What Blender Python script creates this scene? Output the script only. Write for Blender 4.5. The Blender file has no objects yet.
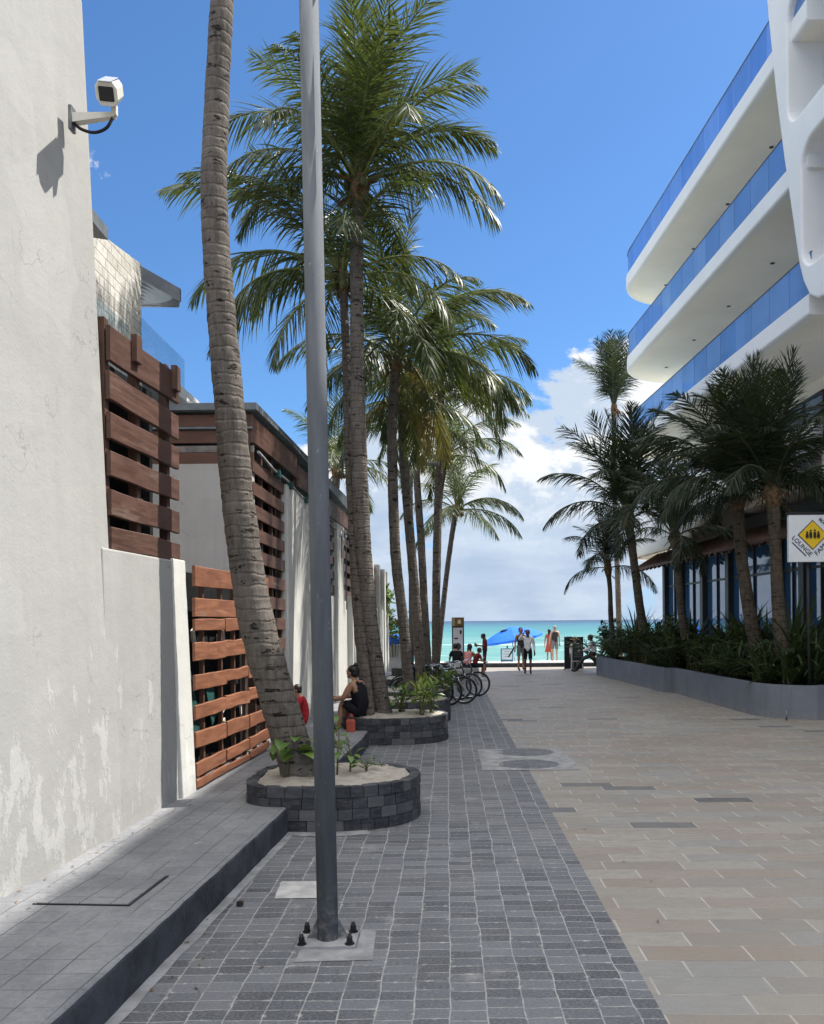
import bpy, bmesh, math, random
from mathutils import Vector, Matrix, noise as mnoise
V = Vector
PI = math.pi
rad = math.radians
RND = random.Random(11)
SC = bpy.context.scene
COL = SC.collection

# ------------------------------------------------------------------ camera model (metres; X right, Y along the street, Z up)
F, CX, CY, CAMH, ROLL = 826.0, 447.0, 621.0, 2.1, rad(0.5)
def ray(px, py):
    u, v = px - CX, py - CY
    c, s = math.cos(ROLL), math.sin(ROLL)
    return (u * c - v * s) / F, (u * s + v * c) / F
def at(px, py, Y):
    a, b = ray(px, py)
    return V((a * Y, Y, CAMH - b * Y))
def gnd(px, py, H=0.0):
    a, b = ray(px, py)
    Y = (CAMH - H) / b
    return V((a * Y, Y, H))

# ------------------------------------------------------------------ object helpers
def put(o, label=None, cat=None, group=None, kind=None):
    if label: o['label'] = label
    if cat: o['category'] = cat
    if group: o['group'] = group
    if kind: o['kind'] = kind
    return o
def thing(name, label, cat, loc=(0, 0, 0), rz=0.0, group=None):
    o = bpy.data.objects.new(name, None)
    o.empty_display_size = 0.2
    COL.objects.link(o)
    o.location = loc
    o.rotation_euler = (0, 0, rz)
    return put(o, label, cat, group)
def mesh_of(name, bm, mats, smooth=False):
    me = bpy.data.meshes.new(name)
    bm.normal_update()
    bm.to_mesh(me)
    bm.free()
    for m in (mats if isinstance(mats, (list, tuple)) else [mats]):
        me.materials.append(m)
    if smooth:
        for p in me.polygons: p.use_smooth = True
    return me
def obj(name, bm, mats, parent=None, smooth=False, world=False, label=None):
    if world and parent is not None:
        off = V((0, 0, 0)); q = parent
        while q is not None: off += V(q.location); q = q.parent
        bmesh.ops.translate(bm, verts=bm.verts, vec=-off)
    me = bm if isinstance(bm, bpy.types.Mesh) else mesh_of(name, bm, mats, smooth)
    o = bpy.data.objects.new(name, me)
    COL.objects.link(o)
    if parent is not None: o.parent = parent
    if label: o['label'] = label
    return o
def dup(root, loc, rz=0.0, scale=1.0, label=None, group=None):
    r = root.copy(); COL.objects.link(r)
    r.location = loc; r.rotation_euler = (0, 0, rz); r.scale = (scale,) * 3
    if label: r['label'] = label
    if group: r['group'] = group
    for ch in list(root.children):
        c = ch.copy(); COL.objects.link(c); c.parent = r
        for g in list(ch.children):
            d = g.copy(); COL.objects.link(d); d.parent = c
    return r

# ------------------------------------------------------------------ mesh helpers
def nb(): return bmesh.new()
def hexa(bm, p, mi=0):
    v = [bm.verts.new(q) for q in p]
    fs = []
    for f in ((3, 2, 1, 0), (4, 5, 6, 7), (0, 1, 5, 4), (1, 2, 6, 5), (2, 3, 7, 6), (3, 0, 4, 7)):
        fc = bm.faces.new([v[i] for i in f]); fc.material_index = mi; fs.append(fc)
    return v, fs
def box(bm, c, s, rot=None, bev=0.0, mi=0):
    hx, hy, hz = s[0] / 2, s[1] / 2, s[2] / 2
    p = [V(q) for q in ((-hx, -hy, -hz), (hx, -hy, -hz), (hx, hy, -hz), (-hx, hy, -hz), (-hx, -hy, hz), (hx, -hy, hz), (hx, hy, hz), (-hx, hy, hz))]
    if rot is not None: p = [rot @ q for q in p]
    p = [q + V(c) for q in p]
    v, fs = hexa(bm, p, mi)
    if bev > 0:
        es = list({e for f in fs for e in f.edges})
        bmesh.ops.bevel(bm, geom=es, offset=bev, segments=2, profile=0.6, affect='EDGES')
def bar(bm, a, b, w, h, bev=0.0, up=(0, 0, 1), mi=0):
    a, b = V(a), V(b)
    d = b - a
    L = d.length
    y = d.normalized()
    x = y.cross(V(up))
    x = V((1, 0, 0)) if x.length < 1e-4 else x.normalized()
    z = x.cross(y)
    box(bm, (a + b) / 2, (w, L, h), Matrix((x, y, z)).transposed(), bev, mi)
def tube(bm, pts, radii, n=8, cap=True, mi=0, rfun=None):
    pts = [V(p) for p in pts]
    if not isinstance(radii, (list, tuple)): radii = [radii] * len(pts)
    rings = []
    ref = None
    for i, p in enumerate(pts):
        t = (pts[min(i + 1, len(pts) - 1)] - pts[max(i - 1, 0)]).normalized()
        if ref is None:
            ref = t.orthogonal().normalized()
        ref = (ref - t * ref.dot(t)).normalized()
        b = t.cross(ref)
        ring = []
        for k in range(n):
            a = 2 * PI * k / n
            r = radii[i] * (rfun(i, k) if rfun else 1.0)
            ring.append(bm.verts.new(p + (ref * math.cos(a) + b * math.sin(a)) * r))
        rings.append(ring)
    for i in range(len(rings) - 1):
        for k in range(n):
            f = bm.faces.new((rings[i][k], rings[i][(k + 1) % n], rings[i + 1][(k + 1) % n], rings[i + 1][k]))
            f.smooth = True; f.material_index = mi
    if cap:
        f = bm.faces.new(list(reversed(rings[0]))); f.material_index = mi
        f = bm.faces.new(rings[-1]); f.material_index = mi
    return rings
def prism(bm, outline, z0, z1, mi=0, mi_top=None):
    lo = [bm.verts.new((p[0], p[1], z0)) for p in outline]
    hi = [bm.verts.new((p[0], p[1], z1)) for p in outline]
    n = len(lo)
    f = bm.faces.new(list(reversed(lo))); f.material_index = mi
    f = bm.faces.new(hi); f.material_index = mi if mi_top is None else mi_top
    for i in range(n):
        f = bm.faces.new((lo[i], lo[(i + 1) % n], hi[(i + 1) % n], hi[i])); f.material_index = mi
    return lo, hi
def ball(bm, c, r, u=12, v=8, mi=0, rot=None):
    r = r if isinstance(r, (list, tuple)) else (r, r, r)
    m = Matrix.Translation(V(c)) @ (rot.to_4x4() if rot is not None else Matrix()) @ Matrix.Diagonal((r[0], r[1], r[2], 1))
    g = bmesh.ops.create_uvsphere(bm, u_segments=u, v_segments=v, radius=1.0, matrix=m)
    fs = {f for w in g['verts'] for f in w.link_faces}
    for f in fs: f.smooth = True; f.material_index = mi
def disc(bm, c, r, h, n=24, mi=0):
    prism(bm, [(c[0] + r * math.cos(2 * PI * k / n), c[1] + r * math.sin(2 * PI * k / n)) for k in range(n)], c[2], c[2] + h, mi)
def sheet(bm, pts, mi=0):
    f = bm.faces.new([bm.verts.new(p) for p in pts]); f.material_index = mi
    return f
def ring_torus(bm, c, R, r, axis='Y', n=36, m=6, mi=0):
    pts = []
    vs = []
    for i in range(n):
        a = 2 * PI * i / n
        row = []
        for k in range(m):
            b = 2 * PI * k / m
            q = R + r * math.cos(b)
            w = r * math.sin(b)
            row.append(bm.verts.new(V(c) + V((q * math.cos(a), w, q * math.sin(a)))))
        vs.append(row)
    for i in range(n):
        for k in range(m):
            f = bm.faces.new((vs[i][k], vs[i][(k + 1) % m], vs[(i + 1) % n][(k + 1) % m], vs[(i + 1) % n][k]))
            f.smooth = True; f.material_index = mi
def catmull(pts, per=8):
    P = [V(p) for p in pts]
    P = [2 * P[0] - P[1]] + P + [2 * P[-1] - P[-2]]
    out = []
    for i in range(1, len(P) - 2):
        a, b, c, d = P[i - 1:i + 3]
        for k in range(per):
            t = k / per
            out.append(0.5 * ((2 * b) + (c - a) * t + (2 * a - 5 * b + 4 * c - d) * t * t + (3 * b - a - 3 * c + d) * t ** 3))
    out.append(P[-2])
    return out

# ------------------------------------------------------------------ node helpers
class NT:
    def __init__(s, tree):
        s.t = tree
        s.t.nodes.clear()
    def node(s, typ, ins=None, **props):
        n = s.t.nodes.new(typ)
        for k, v in props.items(): setattr(n, k, v)
        for k, v in (ins or {}).items(): s.set(n.inputs[k], v)
        return n
    def set(s, sock, v):
        if isinstance(v, bpy.types.NodeSocket): s.t.links.new(v, sock)
        elif isinstance(v, (tuple, list)) and len(v) == 3 and sock.type == 'RGBA': sock.default_value = (*v, 1)
        else: sock.default_value = v
    def m(s, op, a, b=None, c=None, clamp=False):
        n = s.node('ShaderNodeMath', operation=op, use_clamp=clamp)
        for i, v in enumerate((a, b, c)):
            if v is not None: s.set(n.inputs[i], v)
        return n.outputs[0]
    def mix(s, f, a, b, blend='MIX'):
        n = s.node('ShaderNodeMix', data_type='RGBA', blend_type=blend)
        s.set(n.inputs[0], f); s.set(n.inputs[6], a); s.set(n.inputs[7], b)
        return n.outputs[2]
    def coords(s, kind='Object'): return s.node('ShaderNodeTexCoord').outputs[kind]
    def sep(s, v):
        n = s.node('ShaderNodeSeparateXYZ', {0: v}); return n.outputs
    def comb(s, x=0.0, y=0.0, z=0.0): return s.node('ShaderNodeCombineXYZ', {0: x, 1: y, 2: z}).outputs[0]
    def scale(s, v, xyz): return s.node('ShaderNodeMapping', {'Vector': v, 'Scale': xyz}).outputs[0]
    def noise(s, v, sc, det=3.0, ro=0.55, dist=0.0):
        return s.node('ShaderNodeTexNoise', {'Vector': v, 'Scale': sc, 'Detail': det, 'Roughness': ro, 'Distortion': dist}).outputs[0]
    def vor(s, v, sc, feature='F1'): return s.node('ShaderNodeTexVoronoi', {'Vector': v, 'Scale': sc}, feature=feature).outputs[0]
    def white(s, v): return s.node('ShaderNodeTexWhiteNoise', {'Vector': v}, noise_dimensions='3D').outputs[0]
    def map(s, x, a, b, c=0.0, d=1.0, smooth=True):
        n = s.node('ShaderNodeMapRange', interpolation_type='SMOOTHSTEP' if smooth else 'LINEAR')
        for i, v in enumerate((x, a, b, c, d)): s.set(n.inputs[i], v)
        return n.outputs[0]
    def ramp(s, f, stops, interp='LINEAR'):
        n = s.node('ShaderNodeValToRGB', {0: f})
        r = n.color_ramp; r.interpolation = interp
        while len(r.elements) < len(stops): r.elements.new(0.5)
        for e, (p, c) in zip(r.elements, stops): e.position = p; e.color = (*c, 1)
        return n.outputs[0]
    def bump(s, h, st=0.3, d=0.01): return s.node('ShaderNodeBump', {'Height': h, 'Strength': st, 'Distance': d}).outputs[0]
    def out(s, shader): s.t.links.new(shader, s.node('ShaderNodeOutputMaterial').inputs[0])
    def bsdf(s, base, rough=0.7, normal=None, spec=0.3, metal=0.0, **extra):
        n = s.node('ShaderNodeBsdfPrincipled', {'Base Color': base, 'Roughness': rough, 'Specular IOR Level': spec, 'Metallic': metal})
        if normal is not None: s.set(n.inputs['Normal'], normal)
        for k, v in extra.items(): s.set(n.inputs[k.replace('_', ' ')], v)
        return n.outputs[0]
MATS = {}
def newmat(name):
    m = bpy.data.materials.new(name); m.use_nodes = True
    MATS[name] = m
    return m, NT(m.node_tree)
def mul(c, k): return tuple(min(1.0, x * k) for x in c)
def plain(name, col, rough=0.7, var=0.25, sc=5.0, bump=0.15, bsc=60.0, spec=0.3, metal=0.0, bd=0.004):
    if name in MATS: return MATS[name]
    m, N = newmat(name)
    co = N.coords()
    f = N.map(N.noise(co, sc, 5, 0.6), 0.3, 0.7)
    c = N.mix(f, mul(col, 1 - var), mul(col, 1 + var))
    nrm = N.bump(N.noise(co, bsc, 3), bump, bd) if bump else None
    N.out(N.bsdf(c, rough, nrm, spec, metal))
    return m

# ------------------------------------------------------------------ materials
def mat_dark_pavers():
    m, N = newmat('dark_pavers')
    co = N.coords(); x, y, z = N.sep(co)
    wob = N.noise(co, 2.2, 3); wob2 = N.noise(N.scale(co, (1.3, 0.9, 1)), 5.0, 3)
    x = N.m('ADD', x, N.m('MULTIPLY', N.m('SUBTRACT', wob, 0.5), 0.05))
    y = N.m('ADD', y, N.m('MULTIPLY', N.m('SUBTRACT', wob2, 0.5), 0.02))
    u = N.m('DIVIDE', x, 0.2); iu = N.m('FLOOR', u); fu = N.m('FRACT', u)
    v = N.m('ADD', N.m('DIVIDE', y, 0.115), N.m('MULTIPLY', N.white(N.comb(iu, 3.0, 1.0)), 0.35)); iv = N.m('FLOOR', v); fv = N.m('FRACT', v)
    eu = N.m('MULTIPLY', N.m('MINIMUM', fu, N.m('SUBTRACT', 1.0, fu)), 0.2)
    ev = N.m('MULTIPLY', N.m('MINIMUM', fv, N.m('SUBTRACT', 1.0, fv)), 0.115)
    gate = N.noise(co, 3.5, 4, 0.65); gate2 = N.noise(co, 26, 3, 0.6)
    wu = N.m('ADD', 0.0006, N.m('MULTIPLY', gate2, 0.0068)); wv = N.m('ADD', 0.0008, N.m('MULTIPLY', gate2, 0.0058))
    gu = N.m('SUBTRACT', 1.0, N.map(eu, N.m('MULTIPLY', wu, 0.6), N.m('MULTIPLY', wu, 1.5)))
    gv = N.m('SUBTRACT', 1.0, N.map(ev, N.m('MULTIPLY', wv, 0.5), N.m('MULTIPLY', wv, 1.6)))
    gu = N.m('MULTIPLY', gu, N.map(gate, 0.3, 0.55, 0.4, 1.0)); gv = N.m('MULTIPLY', gv, N.map(gate, 0.30, 0.58, 0.25, 1.0))
    g = N.m('MAXIMUM', gu, gv)
    rnd = N.white(N.comb(iu, iv, 0.0))
    c = N.ramp(rnd, [(0.0, (0.036, 0.040, 0.050)), (0.5, (0.074, 0.080, 0.094)), (1.0, (0.132, 0.139, 0.154))])
    big = N.map(N.noise(co, 0.7, 4, 0.6), 0.3, 0.7)
    c = N.mix(N.m('MULTIPLY', big, 0.40), c, (0.17, 0.17, 0.175))
    spk = N.noise(N.scale(co, (1, 2.2, 1)), 45, 5, 0.75)
    c = N.mix(N.map(spk, 0.42, 0.68), c, N.mix(0.55, c, (0.27, 0.27, 0.275)))
    dust = N.map(N.noise(co, 1.6, 6, 0.72), 0.55, 0.75)
    c = N.mix(N.m('MULTIPLY', dust, 0.55), c, (0.36, 0.35, 0.33))
    c = N.mix(g, c, N.mix(N.noise(co, 14, 3), (0.20, 0.20, 0.20), (0.44, 0.43, 0.41)))
    near = N.m('MULTIPLY', N.m('SUBTRACT', 1.0, N.map(N.m('MINIMUM', eu, N.m('MULTIPLY', ev, 1.6)), 0.004, 0.030)), N.map(N.noise(co, 13, 5, 0.75), 0.56, 0.66))
    c = N.mix(N.m('MULTIPLY', near, 0.75), c, (0.47, 0.455, 0.43))
    blotch = N.map(N.noise(co, 9, 5, 0.75), 0.70, 0.76)
    c = N.mix(N.m('MULTIPLY', blotch, 0.5), c, (0.55, 0.54, 0.5))
    stain = N.map(N.noise(co, 5, 4, 0.6), 0.64, 0.72)
    c = N.mix(N.m('MULTIPLY', stain, 0.35), c, (0.045, 0.047, 0.052))
    h = N.m('ADD', N.m('MULTIPLY', N.m('SUBTRACT', 1.0, N.m('MAXIMUM', N.m('SUBTRACT', 1.0, N.map(eu, 0.0, 0.008)), N.m('SUBTRACT', 1.0, N.map(ev, 0.0, 0.006)))), 0.6), N.m('MULTIPLY', spk, 0.5))
    N.out(N.bsdf(c, 0.72, N.bump(h, 0.55, 0.006), 0.35))
    return m
def mat_tan_pavers():
    m, N = newmat('tan_pavers')
    co = N.coords(); x, y, z = N.sep(co)
    y = N.m('ADD', y, N.m('MULTIPLY', x, 0.02))
    v = N.m('DIVIDE', y, 0.232); iv = N.m('FLOOR', v); fv = N.m('FRACT', v)
    off = N.m('ADD', N.m('MULTIPLY', N.m('MODULO', iv, 2.0), 0.5), N.m('MULTIPLY', N.white(N.comb(iv, 5.0, 2.0)), 0.45))
    u = N.m('ADD', N.m('DIVIDE', x, 0.66), off); iu = N.m('FLOOR', u); fu = N.m('FRACT', u)
    eu = N.m('MULTIPLY', N.m('MINIMUM', fu, N.m('SUBTRACT', 1.0, fu)), 0.66)
    ev = N.m('MULTIPLY', N.m('MINIMUM', fv, N.m('SUBTRACT', 1.0, fv)), 0.232)
    gate = N.noise(co, 4, 3, 0.6)
    gu = N.m('MULTIPLY', N.m('SUBTRACT', 1.0, N.map(eu, 0.004, 0.009)), N.map(gate, 0.3, 0.6, 0.45, 1.0))
    gv = N.m('MULTIPLY', N.m('SUBTRACT', 1.0, N.map(ev, 0.001, 0.004)), N.map(gate, 0.4, 0.62, 0.35, 0.9))
    rnd = N.white(N.comb(iu, iv, 7.0))
    c = N.ramp(rnd, [(0.0, (0.348, 0.312, 0.267)), (0.18, (0.402, 0.378, 0.339)), (0.34, (0.398, 0.339, 0.297)), (0.5, (0.367, 0.366, 0.357)), (0.64, (0.443, 0.420, 0.383)),
                     (0.78, (0.375, 0.315, 0.264)), (0.9, (0.338, 0.323, 0.300)), (0.965, (0.345, 0.338, 0.323)), (0.975, (0.120, 0.125, 0.138))], 'CONSTANT')
    fine = N.noise(co, 60, 5, 0.75); mid = N.noise(N.scale(co, (1, 2, 1)), 6, 5, 0.65); big = N.noise(co, 0.5, 4, 0.6)
    c = N.mix(N.map(fine, 0.35, 0.7), N.mix(1.0, c, (0.88, 0.88, 0.88), 'MULTIPLY'), N.mix(1.0, c, (1.07, 1.07, 1.07), 'MULTIPLY'))
    c = N.mix(N.map(mid, 0.35, 0.7, 0.0, 0.45), c, (0.31, 0.295, 0.27))
    c = N.mix(N.map(big, 0.35, 0.7, 0.0, 0.3), c, (0.46, 0.44, 0.41))
    c = N.mix(gu, c, (0.60, 0.585, 0.55))
    c = N.mix(gv, c, N.mix(N.map(N.noise(co, 1.7, 2), 0.45, 0.55), (0.20, 0.185, 0.17), (0.54, 0.52, 0.49)))
    sp = N.map(N.noise(co, 11, 4, 0.7), 0.70, 0.74)
    c = N.mix(N.m('MULTIPLY', sp, 0.5), c, (0.09, 0.085, 0.08))
    c = N.mix(1.0, c, (0.66, 0.645, 0.625), 'MULTIPLY')
    c = N.mix(N.map(N.noise(co, 2.3, 6, 0.75), 0.56, 0.74, 0, 0.4), c, (0.20, 0.185, 0.17))
    h = N.m('ADD', N.m('MULTIPLY', N.map(N.m('MINIMUM', eu, ev), 0.0, 0.007), 0.6), N.m('MULTIPLY', fine, 0.35))
    N.out(N.bsdf(c, N.map(mid, 0.3, 0.7, 0.5, 0.75), N.bump(h, 0.4, 0.005), 0.4))
    return m
def mat_kerb_top():
    m, N = newmat('kerb_concrete_top')
    co = N.coords(); x, y, z = N.sep(co)
    x = N.m('ADD', N.m('SUBTRACT', x, N.m('MULTIPLY', y, 0.053)), N.m('MULTIPLY', N.m('SUBTRACT', N.noise(co, 3, 3), 0.5), 0.03))
    y = N.m('ADD', y, N.m('MULTIPLY', N.m('SUBTRACT', N.noise(co, 5, 3), 0.5), 0.03))
    u = N.m('DIVIDE', x, 0.21); fu = N.m('FRACT', u); v = N.m('DIVIDE', y, 0.19); fv = N.m('FRACT', v)
    eu = N.m('MULTIPLY', N.m('MINIMUM', fu, N.m('SUBTRACT', 1.0, fu)), 0.21); ev = N.m('MULTIPLY', N.m('MINIMUM', fv, N.m('SUBTRACT', 1.0, fv)), 0.19)
    gate = N.noise(co, 2.0, 5, 0.7)
    g = N.m('MAXIMUM', N.m('MULTIPLY', N.m('SUBTRACT', 1.0, N.map(eu, 0.001, 0.007)), N.map(gate, 0.32, 0.52)), N.m('MULTIPLY', N.m('SUBTRACT', 1.0, N.map(ev, 0.001, 0.005)), N.map(gate, 0.36, 0.58, 0.0, 0.85)))
    c = N.mix(N.map(N.noise(co, 1.3, 6, 0.7), 0.3, 0.72), (0.155, 0.16, 0.172), (0.275, 0.277, 0.285))
    c = N.mix(N.map(N.noise(co, 30, 5, 0.8), 0.4, 0.75, 0, 0.5), c, (0.11, 0.113, 0.12))
    c = N.mix(N.m('MULTIPLY', g, 0.8), c, (0.05, 0.052, 0.056))
    c = N.mix(N.map(N.noise(co, 4.5, 6, 0.75), 0.63, 0.72, 0, 0.7), c, (0.40, 0.38, 0.34))
    h = N.m('ADD', N.m('MULTIPLY', g, -0.6), N.noise(co, 40, 5, 0.75))
    N.out(N.bsdf(c, 0.8, N.bump(h, 0.5, 0.007), 0.25))
    return m
def mat_plaster(name, base, peel=(0.62, 0.62, 0.59), low=0.25, peel_h=2.2):
    m, N = newmat(name)
    co = N.node('ShaderNodeNewGeometry').outputs['Position']; x, y, z = N.sep(co)
    streak = N.noise(N.scale(co, (6, 6, 0.35)), 1.0, 5, 0.6)
    big = N.noise(co, 0.55, 5, 0.6)
    c = N.mix(N.map(streak, 0.3, 0.7), mul(base, 0.965), mul(base, 1.03))
    c = N.mix(N.map(big, 0.35, 0.7, 0, 0.6), c, mul(base, 0.84))
    pm = N.noise(N.scale(co, (2.2, 2.2, 0.9)), 1.6, 7, 0.68)
    hgt = N.map(z, low, peel_h, 1.0, 0.0)
    pk = N.m('MULTIPLY', N.map(N.m('ADD', pm, N.m('MULTIPLY', hgt, 0.10)), 0.62, 0.68), N.map(z, peel_h - 0.4, peel_h + 0.2, 1.0, 0.0))
    c = N.mix(N.m('MULTIPLY', pk, 0.62), c, peel)
    drip = N.m('MULTIPLY', N.map(N.noise(N.scale(co, (9, 9, 0.22)), 1.0, 4, 0.6), 0.60, 0.74), N.map(z, 1.2, 5.0, 0.10, 0.34))
    c = N.mix(drip, c, mul(base, 0.62))
    rep = N.map(N.noise(N.scale(co, (0.8, 0.8, 1.1)), 0.9, 2, 0.4), 0.60, 0.615)
    c = N.mix(N.m('MULTIPLY', rep, 0.35), c, mul(base, 1.12))
    grime = N.m('MULTIPLY', N.map(z, low, low + 0.5, 1.0, 0.0), N.map(N.noise(co, 5, 6, 0.7), 0.3, 0.6))
    c = N.mix(N.m('MULTIPLY', grime, 0.5), c, mul(base, 0.7))
    cr = N.vor(N.m('ADD', 0.0, 0.0), 1.0) if False else N.node('ShaderNodeTexVoronoi', {'Vector': N.node('ShaderNodeVectorMath', {0: co, 1: N.node('ShaderNodeTexNoise', {'Vector': co, 'Scale': 2.5, 'Detail': 5.0}).outputs[1]}, operation='ADD').outputs[0], 'Scale': 0.55}, feature='DISTANCE_TO_EDGE').outputs[0]
    crk = N.m('MULTIPLY', N.m('SUBTRACT', 1.0, N.map(cr, 0.001, 0.005)), N.map(N.noise(co, 1.2, 2), 0.5, 0.62))
    c = N.mix(N.m('MULTIPLY', crk, 0.55), c, mul(base, 0.5))
    h = N.m('ADD', N.m('ADD', N.m('MULTIPLY', N.noise(co, 3.0, 5, 0.55), 1.2), N.m('MULTIPLY', N.noise(co, 45, 4, 0.6), 0.25)), N.m('ADD', N.m('MULTIPLY', pk, 0.25), N.m('MULTIPLY', streak, 0.15)))
    N.out(N.bsdf(c, 0.85, N.bump(h, 0.45, 0.02), 0.15))
    return m
def mat_wood(name, c0, c1, axis='Y', grey=0.0):
    m, N = newmat(name)
    co = N.coords()
    oi = N.node('ShaderNodeObjectInfo').outputs['Random']
    st = {'Y': (14, 1.0, 14), 'X': (1.0, 14, 14), 'Z': (14, 14, 1.0)}[axis]
    co2 = N.node('ShaderNodeVectorMath', {0: N.scale(co, st), 1: N.comb(N.m('MULTIPLY', oi, 31.0), 0.0, N.m('MULTIPLY', oi, 17.0))}, operation='ADD').outputs[0]
    g = N.noise(co2, 1.6, 6, 0.65, 0.5)
    c = N.mix(N.map(g, 0.25, 0.75), c0, c1)
    c = N.mix(N.m('MULTIPLY', N.m('SUBTRACT', oi, 0.5), 0.5, clamp=True), c, mul(c0, 0.55))
    c = N.mix(N.map(N.noise(co, 1.5, 5, 0.7), 0.45, 0.75, 0.0, 0.55), c, mul(c0, 0.6))
    c = N.mix(N.map(N.noise(co2, 0.6, 5, 0.7), 0.60, 0.72, 0.0, grey), c, (0.24, 0.20, 0.17))
    N.out(N.bsdf(c, N.map(g, 0.3, 0.7, 0.42, 0.68), N.bump(g, 0.4, 0.004), 0.35))
    return m
def mat_bark(name, a, b, dark=(0.02, 0.017, 0.014), ring=11.0):
    m, N = newmat(name)
    co = N.coords(); x, y, z = N.sep(co)
    zz = N.m('ADD', z, N.m('MULTIPLY', N.m('SUBTRACT', N.noise(co, 3.5, 4), 0.5), 0.12))
    rg = N.m('FRACT', N.m('MULTIPLY', zz, ring))
    rr = N.m('MULTIPLY', N.map(rg, 0.0, 0.18), N.map(rg, 1.0, 0.82))
    fib = N.noise(N.scale(co, (26, 26, 5)), 1.0, 5, 0.7)
    c = N.mix(N.map(fib, 0.28, 0.72), a, b)
    c = N.mix(N.m('MULTIPLY', N.m('SUBTRACT', 1.0, rr), N.map(N.noise(co, 6, 4), 0.42, 0.62, 0.0, 0.6)), c, mul(a, 0.4))
    c = N.mix(N.map(N.noise(co, 1.1, 4, 0.6), 0.4, 0.7, 0, 0.5), c, mul(b, 1.25))
    nt = N.noise(N.scale(co, (6, 6, 15)), 1.0, 3, 0.6)
    notch = N.map(nt, 0.615, 0.655)
    c = N.mix(N.m('MULTIPLY', notch, 0.92), c, dark)
    h = N.m('ADD', N.m('ADD', N.m('MULTIPLY', rr, 0.35), N.m('MULTIPLY', fib, 0.9)), N.m('MULTIPLY', notch, -1.6))
    N.out(N.bsdf(c, 0.88, N.bump(h, 0.8, 0.03), 0.15))
    return m
def mat_leaf(name, a, b, rough=0.38, trans=0.28, spec=0.5):
    m, N = newmat(name)
    co = N.coords(); oi = N.node('ShaderNodeObjectInfo').outputs['Random']
    pr = N.node('ShaderNodeNewGeometry').outputs['Random Per Island']
    f = N.m('ADD', N.m('MULTIPLY', pr, 0.6), N.m('MULTIPLY', oi, 0.4))
    c = N.mix(f, a, b)
    c = N.mix(N.map(N.noise(co, 9, 3), 0.55, 0.75, 0, 0.25), c, mul(b, 1.5))
    p = N.bsdf(c, rough, None, spec)
    t = N.node('ShaderNodeBsdfTranslucent', {'Color': N.mix(0.5, c, (0.16, 0.2, 0.03))}).outputs[0]
    N.out(N.node('ShaderNodeMixShader', {0: trans, 1: p, 2: t}).outputs[0])
    return m
def mat_stone_blocks():
    m, N = newmat('dark_slate_block')
    co = N.coords()
    pr = N.node('ShaderNodeNewGeometry').outputs['Random Per Island']
    c = N.ramp(pr, [(0, (0.028, 0.030, 0.036)), (0.5, (0.045, 0.048, 0.055)), (0.85, (0.065, 0.068, 0.075)), (1.0, (0.12, 0.12, 0.122))])
    n1 = N.noise(N.scale(co, (1, 1, 2.5)), 9, 6, 0.72)
    c = N.mix(N.map(n1, 0.42, 0.72, 0, 0.5), c, (0.13, 0.132, 0.138))
    N.out(N.bsdf(c, 0.85, N.bump(N.m('ADD', n1, N.m('MULTIPLY', N.noise(co, 60, 4, 0.7), 0.35)), 0.8, 0.02), 0.22))
    return m
def mat_ashlar():
    m, N = newmat('pale_stone_ashlar')
    co = N.coords(); x, y, z = N.sep(co)
    v = N.m('DIVIDE', z, 0.155); iv = N.m('FLOOR', v); fv = N.m('FRACT', v)
    u = N.m('ADD', N.m('DIVIDE', N.m('ADD', y, x), 0.38), N.m('MULTIPLY', N.white(N.comb(iv, 1.0, 4.0)), 1.0)); iu = N.m('FLOOR', u); fu = N.m('FRACT', u)
    e = N.m('MINIMUM', N.m('MULTIPLY', N.m('MINIMUM', fu, N.m('SUBTRACT', 1.0, fu)), 0.38), N.m('MULTIPLY', N.m('MINIMUM', fv, N.m('SUBTRACT', 1.0, fv)), 0.155))
    rnd = N.white(N.comb(iu, iv, 2.0))
    c = N.mix(rnd, (0.46, 0.44, 0.39), (0.62, 0.60, 0.55))
    n1 = N.noise(co, 9, 6, 0.7)
    c = N.mix(N.map(n1, 0.45, 0.7, 0, 0.5), c, (0.24, 0.22, 0.19))
    g = N.map(e, 0.004, 0.012)
    c = N.mix(N.m('MULTIPLY', N.m('SUBTRACT', 1.0, g), 0.6), c, (0.22, 0.2, 0.17))
    N.out(N.bsdf(c, 0.9, N.bump(N.m('ADD', N.m('MULTIPLY', g, 0.5), n1), 0.6, 0.02), 0.15))
    return m
def mat_glass(name, col, alpha=0.7, rough=0.05, spec=0.6, tint=(0.55, 0.72, 0.95)):
    m, N = newmat(name)
    co = N.coords()
    c = N.mix(N.map(N.noise(N.scale(co, (1, 1, 0.3)), 0.8, 2), 0.3, 0.7), mul(col, 0.9), mul(col, 1.1))
    oi = N.node('ShaderNodeObjectInfo').outputs['Random']
    c = N.mix(oi, N.mix(1.0, c, (0.72, 0.80, 0.88), 'MULTIPLY'), N.mix(0.12, c, (0.6, 0.7, 0.8)))
    p = N.bsdf(c, rough, None, spec)
    t = N.node('ShaderNodeBsdfTransparent', {'Color': (*tint, 1)}).outputs[0]
    N.out(N.node('ShaderNodeMixShader', {0: alpha, 1: t, 2: p}).outputs[0])
    return m
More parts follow.
